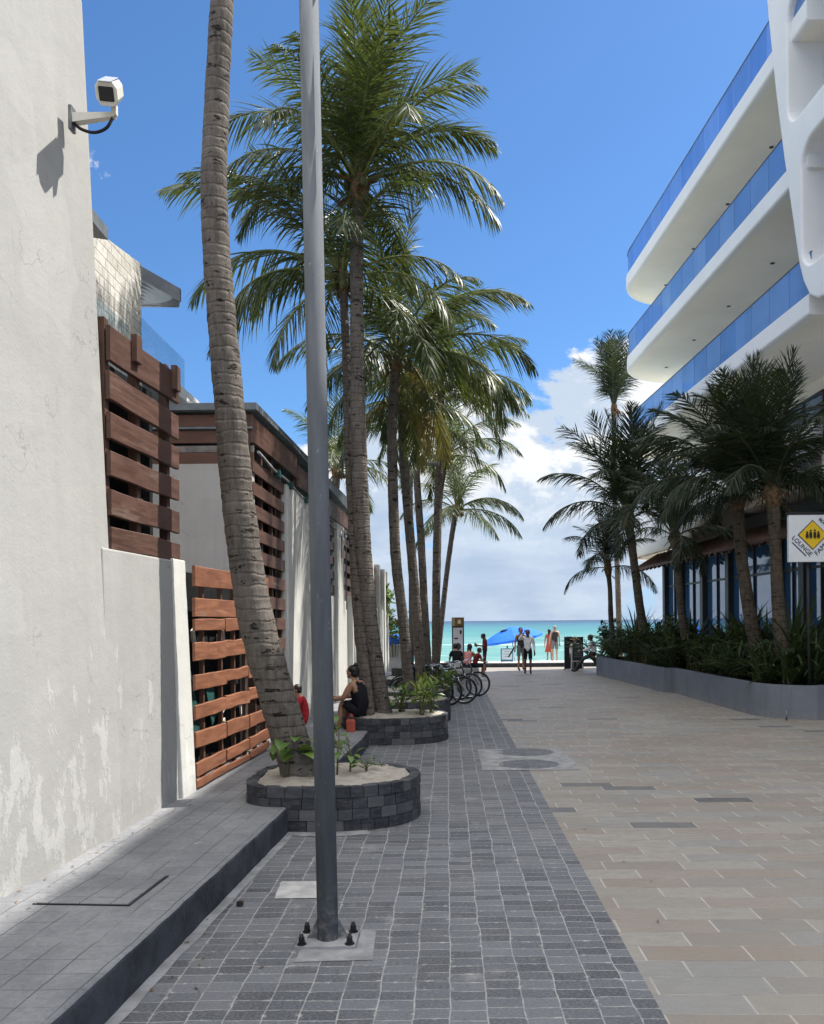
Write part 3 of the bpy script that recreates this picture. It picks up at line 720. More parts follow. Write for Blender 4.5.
def uprights(Ys, z0, z1):
    for Y in Ys:
        b = nb(); box(b, (rx(Y, -.1), Y, (z0 + z1) / 2), (.06, .08, z1 - z0), None, .004); obj('upright', b, WPOST, t, False, True)
band(12.1, 14.1, 4.50, .8); uprights((12.15, 12.8, 13.45, 14.05), .3, 5.1)
slab('plaster_panel', 14.12, 17.0, .2, 4.47, -.2, .03, WALLW, 4.44, None, .02)
band(17.02, 19.2, 4.62, 2.75); uprights((15.1, 17.1, 18.4, 19.1), 2.7, 5.0)
slab('plaster_panel', 17.02, 20.2, .2, 2.70, -.2, .0, WALLW, None, None, .02)
slab('plaster_pier', 19.22, 20.25, .2, 4.42, -.25, .05, WALLW, None, None, .02)
band(20.27, 22.0, 4.55, 2.65); uprights((20.3, 21.2, 21.95), 2.6, 4.8)
slab('plaster_panel', 20.27, 22.0, .2, 2.62, -.2, .0, WALLW, None, None, .02)
slab('plaster_pier', 22.02, 24.0, .2, 4.35, -.25, .05, WALLW, None, None, .02)
for Y in (21.0, 22.9):
    slab('plaster_pier', Y, Y + .16, .2, 2.75, -.1, .14, WALLW, None, None, .015)
b = nb(); tube(b, [(rx(Y, .03), Y, 4.62 - .05 * (Y - 12.2) - .04 * math.sin((Y - 12.2) * 1.6) ** 2) for Y in [12.2 + .3 * i for i in range(24)]], .022, 6); obj('drain_hose', b, CEM, t, False, True)
for Y in (13.4, 14.3, 15.6):
    b = nb(); box(b, (rx(Y, .05), Y, rz(Y) - .66), (.06, .14, .12), None, .01); obj('green_lantern', b, TEAL, t, False, True)
for (Y, z) in ((12.6, 4.2), (13.1, 4.2), (12.65, 3.87), (13.15, 3.87), (12.7, 3.54), (13.2, 3.55), (12.75, 3.2)):
    b = nb(); box(b, (rx(Y, -.2), Y, z), (.03, .22, .05)); obj('pale_bracket', b, CAMW, t, False, True)
b = nb()
for (y0, z0, y1, z1) in ((19.4, 4.25, 20.1, 4.25), (20.1, 4.25, 20.1, 2.4), (19.4, 4.25, 19.4, 3.6)): tube(b, [(rx(y0, .12), y0, z0), (rx(y1, .12), y1, z1)], .014, 6)
obj('wall_conduit', b, METAL, t, False, True)
t = thing('boundary_wall', 'lower pale boundary wall with slatted openings running on toward the beach', 'wall', (rx(27.5), 27.5, 0))
slab('plaster_body', 24.05, 31.0, -.05, 2.6, -.25, 0, WALLW, 2.5, None, .02)
for Y in (24.2, 26.0, 27.9, 29.6, 30.6): slab('plaster_pier', Y, Y + .4, -.05, 4.15 - .03 * (Y - 24), -.3, .05, WALLW, None, None, .02)
for Y0, Y1 in ((24.6, 26.0), (26.4, 27.9), (28.3, 29.6)):
    for k in range(4): 
        b = nb(); bar(b, (rx(Y0, -.1), Y0, 2.85 + .33 * k), (rx(Y1, -.1), Y1, 2.85 + .33 * k), .04, .19, .004); obj('slat', b, WOODD, t, False, True)
    slab('gap_shade_panel', Y0, Y1, 2.6, 3.95, -.3, -.25, BACK)  # dark panel painted as shade in the slatted openings
t = thing('beach_club_wall', 'small grey rendered wall with a white coping at the beach end of the palms', 'wall', (-2.3, 33.5, 0))
b = nb(); box(b, (0, 0, .55), (1.5, .2, 1.2), None, .02); obj('plaster_body', b, plain('grey_render', (.36, .35, .33), .9, .1), t)
b = nb(); box(b, (0, 0, 1.17), (1.56, .26, .06), None, .01); obj('coping', b, WHITE, t)
b = nb(); ball(b, (0, 0, .15), (.5, .3, .22), 16, 10)
for v in b.verts: v.co += V((mnoise.noise(v.co * 4) * .1, 0, mnoise.noise(v.co * 5) * .08))
o = put(obj('folded_tarp', b, BLUEC), 'blue folded tarp heaped on top of the small grey wall', 'tarp'); o.location = (-2.2, 33.5, 1.2)

# ------------------------------------------------------------------ villa behind the slatted fence
t = thing('beach_villa', 'pale stone block villa with grey metal eaves and glass balcony behind the fence', 'building', (-6.2, 12.5, 0))
P0 = at(70, 232, 11.6); P1 = at(142, 254, 13.5)
b = nb(); hexa(b, [(-4.95, 9.5, 0), (-4.95, 13.5, 0), (-8.5, 13.5, 0), (-8.5, 9.5, 0), (-4.95, 9.5, 7.35), (-4.95, 13.5, 7.98), (-8.5, 13.5, 7.98), (-8.5, 9.5, 7.35)]); obj('stone_wall', b, ASH, t, False, True)
def roofp(pts, th=.12):
    b = nb(); n = V((0, 0, -th)); hexa(b, [V(p) + n for p in pts] + [V(p) for p in pts]); return b
# near eave (left of the block) and far eave
a = at(108, 228, 11.0)
obj('metal_roof', roofp([(a.x - 3, 8.6, a.z + .55), (a.x, 9.6, a.z + .05), (a.x, 11.0, a.z), (a.x - 3, 11.0, a.z + .5)], .16), ROOFM, t, False, True)
e1 = at(176, 290, 13.9)
q4 = [at(136, 265, 13.75), at(180, 291, 13.75), at(179, 302, 16.2), at(139, 303, 16.2)]
rf = obj('metal_roof', roofp([q4[0], q4[1], q4[2], q4[3]], .05), ROOFM, t, False, True)
up_ = V((0, 0, .015))
b = nb(); hexa(b, [q4[0] + V((0, -.06, -.19)), q4[1] + V((.02, -.06, -.19)), q4[1] + V((.02, -.005, -.19)), q4[0] + V((0, -.005, -.19)), q4[0] + V((0, -.06, .02)), q4[1] + V((.02, -.06, .02)), q4[1] + V((.02, -.005, .02)), q4[0] + V((0, -.005, .02))]); obj('fascia', b, GALV0, rf, False, True)
for k in range(9):
    b = nb(); f_ = (k + .5) / 9; tube(b, [q4[0].lerp(q4[3], f_) - V((0, 0, .08)), q4[1].lerp(q4[2], f_) - V((0, 0, .08))], .035, 6); obj('roof_batten', b, ROOFM, rf, False, True)
c0 = at(95, 315, 10.6); c1 = at(108, 315, 11.4)
b = nb(); box(b, (-4.6, 10.9, 6.05), (.02, 2.2, .75)); obj('glass_balustrade', b, CGLASS, t, False, True)
q = at(158, 352, 14.2)
for k in range(3):
    b = nb(); box(b, (q.x + .0, 13.75 + k * .75, q.z), (.02, .72, .62)); obj('glass_balustrade', b, CGLASS, t, False, True)
b = nb(); box(b, (q.x - 2.0, 15, q.z - .42), (4.2, 3.0, .22), None, .02); obj('terrace_slab', b, WHITE, t, False, True)
b = nb(); box(b, (-6.6, 15.5, 3), (3.2, 3.6, 5.9)); obj('rear_wall', b, WALLG, t, False, True)
# ================================================================== RIGHT: hotel with curved balconies
def bx(Y): return 9.60 - .048 * Y
YF, YN = 37.5, 19.6
HOTEL = thing('beach_hotel', 'white modern hotel with rounded balconies, blue glass rails and a sculpted frame', 'building', (bx(28), 28, 0))
t = HOTEL
def plan(Y0, Y1, inset=0.0, R=2.4, depth=10.0, arc=14):
    pts = [(bx(Y0) + inset, Y0)]
    cx, cy = bx(Y1) + R, Y1 - R
    r = R - inset
    for k in range(arc + 1):
        a = PI - (PI / 2) * k / arc
        pts.append((cx + r * math.cos(a), cy + r * math.sin(a)))
    pts.append((bx(Y1) + depth, Y1 - inset)); pts.append((bx(Y1) + depth, Y0))
    return pts
SLABS = [16.3, 12.8, 9.3]
for si, zb in enumerate(SLABS):
    zt = zb + .50
    b = nb()
    pl = list(reversed(plan(YN, YF)))     # anticlockwise seen from above
    prof = [(0.0, zt), (0.0, zb + .07), (.008, zb + .035), (.03, zb + .01), (.07, zb), (.2, zb)]
    rings = []
    for ins, z in prof: rings.append([b.verts.new((p[0], p[1], z)) for p in list(reversed(plan(YN, YF, ins)))])
    n = len(rings[0])
    for i in range(len(rings) - 1):
        for k in range(n):
            f = b.faces.new((rings[i][k], rings[i + 1][k], rings[i + 1][(k + 1) % n], rings[i][(k + 1) % n])); f.smooth = False
    b.faces.new(rings[0]); f = b.faces.new(list(reversed(rings[-1]))); f.material_index = 1
    bal = obj('balcony', b, [WHITE, SOFF], t, False, True)
    # glass panels along the edge
    edge = plan(YN, YF, .07)[:-2] + [(bx(YF) + 6.0, YF - .07)]
    path = [V((p[0], p[1], 0)) for p in edge]
    L = [0.0]
    for i in range(1, len(path)): L.append(L[-1] + (path[i] - path[i - 1]).length)
    def pt(s):
        for i in range(1, len(path)):
            if s <= L[i] or i == len(path) - 1:
                return path[i - 1].lerp(path[i], (s - L[i - 1]) / (L[i] - L[i - 1]))
    s = .02
    while s < L[-1] - .3:
        w = 1.12 if s < 15.0 else .58
        b = nb(); p0, p1 = pt(s), pt(min(s + w - .030, L[-1]))
        bar(b, (p0.x, p0.y, zt + .50), (p1.x, p1.y, zt + .50), .018, .98, 0); obj('glass_panel', b, BGLASS, bal, False, True); s += w
    b = nb(); tube(b, [(p.x, p.y, zt + 1.0) for p in path], .022, 6); obj('handrail', b, GALV, bal, False, True)
    for k in range(5):
        b = nb(); Y = 21.5 + k * 3.4; disc(b, (bx(Y) + 1.5, Y, zb - .012), .07, .012, 12); obj('downlight', b, DGREY, bal, False, True)
    # back wall of this storey: render with dark sliding doors
    b = nb(); z1 = zb; z0 = zb - 2.95
    box(b, (bx(28) + 2.9 + 3.5, (YN + 35.2) / 2, (z0 + z1) / 2), (7, 35.2 - YN, z1 - z0), Matrix.Rotation(math.atan(.048), 3, 'Z')); obj('storey_wall', b, SOFF, t, False, True)
    for k in range(4):
        b = nb(); Y = 22.2 + k * 3.6; box(b, (bx(Y) + 2.88, Y, z0 + 1.25), (.06, 2.6, 2.4), Matrix.Rotation(math.atan(.048), 3, 'Z')); w_ = obj('window', b, SGLASS, t, False, True)
        b = nb()
        for (y, z, sy, sz) in ((-1.33, 1.25, .08, 2.5), (1.33, 1.25, .08, 2.5), (0, 1.25, .07, 2.4), (0, 2.48, 2.7, .08)): box(b, (bx(Y) + 2.85, Y + y, z0 + z), (.07, sy, sz))
        obj('frame', b, DGREY, w_, False, True)
# set-back storey and roof, out of view, added to shade the street
b = nb(); box(b, (bx(28) + 7.8, 27.4, 18.75), (7, 15.6, 3.9), None, .05); obj('shade_storey', b, WHITE, t, False, True)
b = nb(); box(b, (bx(28) + 7.7, 27.4, 20.8), (8.0, 16.6, .35), None, .05); obj('roof', b, WHITE, t, False, True)
# first-floor fascia with the wave-shaped underside
def wave(Y):
    if Y > 30.2: return 4.72
    if Y < 25.6: return 5.52
    u = (30.2 - Y) / 4.6
    return 4.72 + .80 * (u * u * (3 - 2 * u))
Ys = [19.0 + .35 * i for i in range(46)]
front = [(bx(Y), Y) for Y in Ys]
arcp = [p for p in plan(YN, YF, 0.0, 2.4)[1:-1]]
front = [p for p in front if p[1] < arcp[0][1] - .05] + arcp
b = nb()
rows = []
for (x, y) in front:
    zb = wave(y); inx = V((1, 0, 0)) if y < YF - 2.4 else (V((bx(YF) + 2.4, YF - 2.4, 0)) - V((x, y, 0))).normalized() if x < bx(YF) + 2.4 else V((0, -1, 0))
    p = V((x, y, 0))
    rows.append([b.verts.new(q) for q in (p + inx * 1.6 + V((0, 0, 6.75)), p + V((0, 0, 6.75)), p + inx * (-.02) + V((0, 0, zb + .55)), p + V((0, 0, zb + .12)), p + inx * .08 + V((0, 0, zb)), p + inx * .42 + V((0, 0, zb + .03)), p + inx * .5 + V((0, 0, zb + .22)), p + inx * 1.6 + V((0, 0, zb + .30)))])
for i in range(len(rows) - 1):
    for k in range(7):
        f = b.faces.new((rows[i][k], rows[i + 1][k], rows[i + 1][k + 1], rows[i][k + 1])); f.smooth = True; f.material_index = 1 if k >= 5 else 0
obj('wave_fascia', b, [WHITE, SOFF], t, False, True)
b = nb(); box(b, (bx(28) + 4.9, 27.6, 6.15), (7, 19, 1.1)); obj('first_floor_slab', b, SOFF, t, False, True)
b = nb(); box(b, (bx(20) + 3.2, 19.0, 5.65), (6.6, .5, .55), None, .03); obj('cross_beam', b, SOFF, t, False, True)
# brown tiled awning and shopfront
def gx(Y): return bx(Y) + 1.25
ysl = [18.6 + .22 * i for i in range(81)]
b = nb(); prev = None
for i, Y in enumerate(ysl):
    k = .05 if i % 2 else 0.0
    row = [b.verts.new(q) for q in ((bx(Y) + .28, Y, 4.26 + k), (gx(Y) + .1, Y, 4.92 + k), (gx(Y) + .1, Y, 4.84 + k), (bx(Y) + .28, Y, 4.18 + k))]
    if prev:
        for j in range(4): b.faces.new((prev[j], row[j], row[(j + 1) % 4], prev[(j + 1) % 4]))
    prev = row
obj('tiled_awning', b, TILE, t, False, True)
b = nb()
for Y in [18.7 + .55 * i for i in range(32)]: bar(b, (bx(Y) + .26, Y, 4.14), (gx(Y) + .1, Y, 4.78), .07, .09)
obj('awning_rafters', b, WPOST, t, False, True)
posts = [19.0, 20.7, 22.4, 23.9, 27.6, 30.0, 32.4, 34.4]
for i in range(len(posts) - 1):
    Y0, Y1 = posts[i], posts[i + 1]
    b = nb(); hexa(b, [(gx(Y0), Y0, .3), (gx(Y1), Y1, .3), (gx(Y1) + .03, Y1, .3), (gx(Y0) + .03, Y0, .3), (gx(Y0), Y0, 4.6), (gx(Y1), Y1, 4.6), (gx(Y1) + .03, Y1, 4.6), (gx(Y0) + .03, Y0, 4.6)]); w_ = obj('window', b, SGLASS, t, False, True)
    b = nb(); m_ = (Y0 + Y1) / 2
    box(b, (gx(m_) - .03, m_, 2.4), (.05, .05, 4.3)); bar(b, (gx(Y0) - .02, Y0, 3.45), (gx(Y1) - .02, Y1, 3.45), .05, .07); obj('mullion', b, DGREY, w_, False, True)
for Y in posts:
    b = nb(); box(b, (gx(Y) - .05, Y, 2.4), (.26, .34, 4.7), None, .02); obj('post', b, DGREY, t, False, True)
b = nb(); hexa(b, [(gx(18.5) + .3, 18.5, 0), (gx(34.4) + .3, 34.4, 0), (gx(34.4) + 6, 34.4, 0), (gx(18.5) + 6, 18.5, 0), (gx(18.5) + .3, 18.5, 5.4), (gx(34.4) + .3, 34.4, 5.4), (gx(34.4) + 6, 34.4, 5.4), (gx(18.5) + 6, 18.5, 5.4)]); obj('shop_core', b, DGREY, t, False, True)
# sculpted frame in front of the nearer bays: a wall with rounded openings
def frame_sheet():
    """2D (s = Y, z) outline with rounded holes -> thick wall"""
    b = nb()
    def rrect(y0, y1, z0, z1, r, n=7):
        out = []
        for (cx, cz, a0) in ((y1 - r, z1 - r, 0), (y0 + r, z1 - r, 90), (y0 + r, z0 + r, 180), (y1 - r, z0 + r, 270)):
            for k in range(n): 
                a = rad(a0 + 90 * k / (n - 1)); out.append((cx + r * math.cos(a), cz + r * math.sin(a)))
        return out
    outer = [(3.0, 9.35), (18.4, 9.35)] + [(18.95, 9.42), (19.35, 9.65), (19.65, 10.1), (19.85, 10.6), (20.2, 12.0), (20.6, 13.6), (21.0, 15.4), (21.4, 17.6), (21.7, 19.7)] + [(3.0, 19.7)]
    holes = []
    y = 19.95
    first = True
    while y - 3.2 > 3:
        holes.append(rrect(y - 3.0, y - (.25 if first else 0), 10.35, 13.35, .55)); holes.append(rrect(y - 3.0, y + (.42 if first else 0), 14.15, 17.35, .55))
        y -= 3.75; first = False
    es = []
    for loop in [outer] + holes:
        vs = [b.verts.new((0, p[0], p[1])) for p in loop]
        for i in range(len(vs)): es.append(b.edges.new((vs[i], vs[(i + 1) % len(vs)])))
    bmesh.ops.triangle_fill(b, edges=es, use_beauty=True, use_dissolve=False)
    for v in b.verts: v.co.x = bx(v.co.y) - .12
    g = bmesh.ops.extrude_face_region(b, geom=list(b.faces))
    for v in g['geom']:
        if isinstance(v, bmesh.types.BMVert): v.co.x += .95
    bmesh.ops.recalc_face_normals(b, faces=b.faces)
    sharp = [e for e in b.edges if len(e.link_faces) == 2 and e.calc_face_angle(0) > 1.2]
    bmesh.ops.bevel(b, geom=sharp, offset=.06, segments=3, profile=.5, affect='EDGES')
    return b
obj('sculpted_frame', frame_sheet(), WHITE, t, False, True)
for zb in (17.4, 13.45, 9.42):
    b = nb(); hexa(b, [(bx(3) + .75, 3, zb), (bx(21) + .75, 18.3, zb), (bx(21) + 8, 18.3, zb), (bx(3) + 8, 3, zb)] + [(bx(3) + .75, 3, zb + .4), (bx(21) + .75, 18.3, zb + .4), (bx(21) + 8, 18.3, zb + .4), (bx(3) + 8, 3, zb + .4)]); obj('floor_slab', b, SOFF, t, False, True)
b = nb(); box(b, (bx(11) + 5.5, 11.2, 14.5), (6, 16.4, 10.0)); obj('room_wall', b, SGLASS, t, False, True)
b = nb(); box(b, (bx(11) + 4.3, 11.2, 19.75), (9.4, 16.4, .3)); obj('roof', b, WHITE, t, False, True)  # unseen roof; its height, like the frame's, is set to shade the street
b = nb(); box(b, (bx(11) + 6.5, 9.8, 5.0), (6, 13.6, 9.0)); obj('ground_wall', b, SOFF, t, False, True)

# ================================================================== grey planter on the right
def arcpts(c, r, a0, a1, n=10): return [(c[0] + r * math.cos(rad(a0 + (a1 - a0) * k / n)), c[1] + r * math.sin(rad(a0 + (a1 - a0) * k / n))) for k in range(n + 1)]
PL_OUT = [(5.66, 31.4), (6.2, 23.7), (6.42, 23.68), (6.6, 18.4)] + arcpts((7.75, 18.1), 1.15, 185, 262, 12)[0:] + [(8.4, 17.35), (9.3, 18.2), (10.2, 18.6), (9.8, 31.4)]
t = thing('long_planter', 'long grey painted planter wall with a rounded near corner in front of the hotel', 'planter', (6.4, 24, 0))
def inset_poly(P, d):
    out = []; n = len(P)
    for i in range(n):
        a, c, e = V((*P[i - 1], 0)), V((*P[i], 0)), V((*P[(i + 1) % n], 0))
        d1, d2 = (c - a).normalized(), (e - c).normalized()
        n1 = V((-d1.y, d1.x, 0)); n2 = V((-d2.y, d2.x, 0))
        m_ = (n1 + n2); m_ = m_.normalized() * (d / max(.4, m_.normalized().dot(n1)))
        out.append((c.x + m_.x, c.y + m_.y))
    return out
b = nb(); inn = inset_poly(PL_OUT, .16)
lo = [b.verts.new((x, y, -.03)) for x, y in PL_OUT]; hi = [b.verts.new((x, y, .70)) for x, y in PL_OUT]; hi2 = [b.verts.new((x, y, .70)) for x, y in inn]; lo2 = [b.verts.new((x, y, .3)) for x, y in inn]
n = len(lo)
for i in range(n):
    j = (i + 1) % n
    for q in ((lo[i], lo[j], hi[j], hi[i]), (hi[i], hi[j], hi2[j], hi2[i]), (hi2[i], hi2[j], lo2[j], lo2[i])): b.faces.new(q)
bmesh.ops.recalc_face_normals(b, faces=b.faces)
bmesh.ops.bevel(b, geom=[e for e in b.edges if len(e.link_faces) == 2 and abs(e.verts[0].co.z - .7) < .01 and abs(e.verts[1].co.z - .7) < .01 and e.calc_face_angle(0) > 1], offset=.015, segments=2, affect='EDGES')
obj('rendered_wall', b, PLGREY, t, False, True)
b = nb(); prism(b, list(inset_poly(PL_OUT, .15)), .1, .62); bmesh.ops.recalc_face_normals(b, faces=b.faces); obj('soil', b, SOIL, t, False, True)
b = nb(); tube(b, [(6.95, 16.95, 0), (6.95, 16.95, .2)], .02, 8); o = put(obj('pipe_stub', b, METAL), 'small grey pipe stub standing at the rounded planter corner', 'pipe')

# ================================================================== slate planters under the leaning palms
def slate_planter(label, xl, xr, y0, y1, ztop=.45, seed=0):
    rr = random.Random(seed)
    cx, cy = (xl + xr) / 2, (y0 + y1) / 2
    t = thing('palm_planter', label, 'planter', (cx, cy, 0), 0, 'slate block planters along the kerb')
    hw, hd = (xr - xl) / 2, (y1 - y0) / 2
    def per(a):   # superellipse on the right half, squarer on the left
        c, s = math.cos(a), math.sin(a)
        e = 2.1 if c > 0 else 4.0
        k = (abs(c) ** e + abs(s) ** e) ** (-1 / e)
        return V((hw * c * k, hd * s * k, 0))
    N = 720
    P = [per(2 * PI * i / N) for i in range(N)]
    L = [0.0]
    for i in range(1, N + 1): L.append(L[-1] + (P[i % N] - P[i - 1]).length)
    def ptL(s):
        s %= L[-1]
        lo_, hi_ = 0, N
        while hi_ - lo_ > 1:
            m_ = (lo_ + hi_) // 2
            if L[m_] <= s: lo_ = m_
            else: hi_ = m_
        return P[lo_].lerp(P[(lo_ + 1) % N], (s - L[lo_]) / max(1e-6, L[lo_ + 1] - L[lo_]))
    b = nb(); courses = 4; ch = ztop / courses
    for c in range(courses):
        s = rr.uniform(0, .2); end = s + L[-1]
        while s < end - .03:
            w = min(rr.uniform(.12, .21), end - s)
            if end - s - w < .08: w = end - s
            p0, p1 = ptL(s + .004), ptL(s + w - .004)
            d = (p1 - p0).normalized(); nr = V((d.y, -d.x, 0)); jo = rr.uniform(-.006, .010)
            z0, z1 = c * ch + .003, (c + 1) * ch - .003
            pm = ptL(s + w / 2)
            q = [p0 + nr * jo, pm + nr * jo, p1 + nr * jo, p1 - nr * .11, pm - nr * .11, p0 - nr * .11]
            lo = [b.verts.new((v.x, v.y, z0)) for v in q]; hi = [b.verts.new((v.x, v.y, z1 + (rr.uniform(-.006, .006) if c == courses - 1 else 0))) for v in q]
            fs = [b.faces.new(list(reversed(lo))), b.faces.new(hi)]
            for i in range(6): fs.append(b.faces.new((lo[i], lo[(i + 1) % 6], hi[(i + 1) % 6], hi[i])))
            bmesh.ops.bevel(b, geom=[e for e in {e for f in fs for e in f.edges} if e.calc_face_angle(0) > 1], offset=.006, segments=1, affect='EDGES')
            s += w
    obj('stone_blocks', b, SLATE, t)
    b = nb(); prism(b, [(p.x * .985, p.y * .98) for p in P[::12]], -.02, ztop - .03); obj('mortar_core', b, plain('dark_mortar', (.06, .062, .068), .95, .3, 9, .4, 50), t)
    b = nb(); K, M = 10, 60; rings = []
    for i in range(1, K + 1):
        row = []
        for k in range(M):
            p = per(2 * PI * k / M) * (.93 * i / K)
            row.append(b.verts.new((p.x, p.y, ztop - .015 + .05 * (1 - (i / K) ** 2) + .035 * mnoise.noise((p.x * 4 + seed, p.y * 4, 0)) + .02 * mnoise.noise((p.x * 17, p.y * 17, seed)))))
        rings.append(row)
    c0 = b.verts.new((0, 0, ztop + .03))
    for k in range(M):
        b.faces.new((c0, rings[0][k], rings[0][(k + 1) % M])).smooth = True
        for i in range(K - 1): b.faces.new((rings[i][k], rings[i + 1][k], rings[i + 1][(k + 1) % M], rings[i][(k + 1) % M])).smooth = True
    obj('sand_fill', b, SAND, t)
    return t
slate_planter('nearest dark slate block planter with pale sand around the leaning palm', -2.12, -.31, 8.25, 9.75, .45, 1)
slate_planter('dark slate block planter the woman in black sits on', -1.85, .0, 14.0, 15.6, .45, 2)
slate_planter('dark slate block planter just beyond the one the woman sits on', -1.9, .06, 16.8, 18.3, .45, 3)
slate_planter('farthest dark slate block planter, just in front of the parked bicycles', -1.9, .06, 19.2, 20.3, .45, 4)
slate_planter('dark slate block planter hidden behind the parked bicycles', -1.9, -.2, 23.4, 25.6, .45, 5)
# ================================================================== PALMS
def frond_bm(seed, e0, e1, L=3.1, n=22, pairs=66, lmax=.98, droop=.5, side=0.0, wid=.033, hang=0.0):
    rr = random.Random(seed)
    b = nb()
    pts, tans = [V((0, 0, 0))], []
    yaw = 0.0
    for i in range(n):
        u = (i + .5) / n
        e = rad(e0 + (e1 - e0) * (u ** 1.35))
        yaw += side / n
        d = V((math.cos(e) * math.cos(yaw), math.cos(e) * math.sin(yaw), math.sin(e)))
        tans.append(d); pts.append(pts[-1] + d * (L / n))
    tans.append(tans[-1])
    tube(b, pts, [.030 * (1 - i / n) ** .8 + .004 for i in range(n + 1)], 5, True, 1)
    G = V((0, 0, -1))
    roll0 = rr.uniform(-.25, .25)
    for sgn in (-1, 1):
        for k in range(pairs):
            u = .13 + .87 * (k + rr.uniform(-.3, .3)) / pairs
            u = min(max(u, .1), .995)
            if rr.random() < .07: continue
            f = u * n; i = min(int(f), n - 1); fr = f - i
            p = pts[i].lerp(pts[i + 1], fr); T = tans[i].lerp(tans[min(i + 1, n)], fr).normalized()
            S = T.cross(V((0, 0, 1)))
            S = V((0, 1, 0)) if S.length < .05 else S.normalized()
            U = S.cross(T)
            S2 = (S * math.cos(roll0) + U * math.sin(roll0)) * sgn
            prof = math.sin(PI * min(1, (u * .86 + .12))) ** .65
            l = lmax * prof * rr.uniform(.82, 1.1) * (1.0 if u < .9 else .85)
            a = rad(30 + 30 * u + rr.uniform(-11, 11))
            d = (S2 * math.cos(a) + T * math.sin(a) + U * rr.uniform(.02, .28) + G * hang * rr.uniform(.5, 1.3)).normalized()
            w = wid * rr.uniform(.75, 1.15)
            q = p.copy(); seg = 4; rows = []
            dr = droop * rr.uniform(.45, 1.6)
            ax = d.cross(U).normalized()
            tw = rr.uniform(-.7, .7)
            for s in range(seg + 1):
                v = s / seg
                ww = w * (1 - v ** 2.2) * (1 if s else .5) / 2
                axx = T.cross(d); axx = (T - d * T.dot(d)).normalized()
                axx = (axx * math.cos(tw) + d.cross(axx) * math.sin(tw))
                if s < seg: rows.append((b.verts.new(q + axx * ww), b.verts.new(q - axx * ww)))
                else: rows.append((b.verts.new(q),))
                d = (d + G * dr * .42 * (v + .25)).normalized()
                q = q + d * (l / seg)
            for s in range(seg - 1): b.faces.new((rows[s][0], rows[s][1], rows[s + 1][1], rows[s + 1][0])).smooth = True
            b.faces.new((rows[seg - 1][0], rows[seg - 1][1], rows[seg][0])).smooth = True
    return b
CLS = [(86, 54, .30, .05), (74, 12, .38, .15), (56, -30, .45, .38), (35, -54, .5, .6), (12, -70, .55, .75), (-24, -86, .6, .7)]
BANK = {}
def bank(cls, k, leaf, rach):
    key = (cls, k, leaf.name)
    if key not in BANK:
        base = (cls, k)
        if base not in BANK:
            e0, e1, dr, hg = CLS[cls]
            rr = random.Random(cls * 10 + k)
            BANK[base] = mesh_of('frond', frond_bm(cls * 17 + k, e0 + rr.uniform(-5, 5), e1 + rr.uniform(-14, 14), droop=dr, side=rr.uniform(-.5, .5), hang=hg), [LEAF, RACH])
        me = BANK[base].copy(); me.materials[0] = leaf; me.materials[1] = rach; BANK[key] = me
    return BANK[key]
def trunk_bm(pts, rads, n, step, ring, seed, jig=.05):
    P = catmull(pts, 24)
    Rr = []
    m = len(rads)
    for i in range(len(P)):
        f = i / (len(P) - 1) * (m - 1); k = min(int(f), m - 2); Rr.append(rads[k] + (rads[k + 1] - rads[k]) * (f - k))
    L = [0]
    for i in range(1, len(P)): L.append(L[-1] + (P[i] - P[i - 1]).length)
    pts2, r2 = [], []; s = 0; k = 0
    while s < L[-1]:
        while k < len(L) - 2 and L[k + 1] < s: k += 1
        f = (s - L[k]) / max(1e-6, L[k + 1] - L[k])
        p = P[k].lerp(P[k + 1], f); r = Rr[k] + (Rr[k + 1] - Rr[k]) * f
        ph = (s + .06 * mnoise.noise((s * 2.1, seed, 0))) / ring % 1.0
        saw = .5 - ph if ph > .12 else ph / .12 - .5
        pts2.append(p); r2.append(r * (1 + .035 * saw + .05 * mnoise.noise((s * 3, seed, 4)))); s += step
    def rf(i, kk):
        return 1 + jig * mnoise.noise((math.cos(2 * PI * kk / n) * 1.6, math.sin(2 * PI * kk / n) * 1.6, i * step * 3.0 + seed)) + jig * .6 * mnoise.noise((math.cos(2 * PI * kk / n) * 4, math.sin(2 * PI * kk / n) * 4, i * step * 9.0 + seed))
    b = nb(); tube(b, pts2, r2, n, True, 0, rf)
    return b
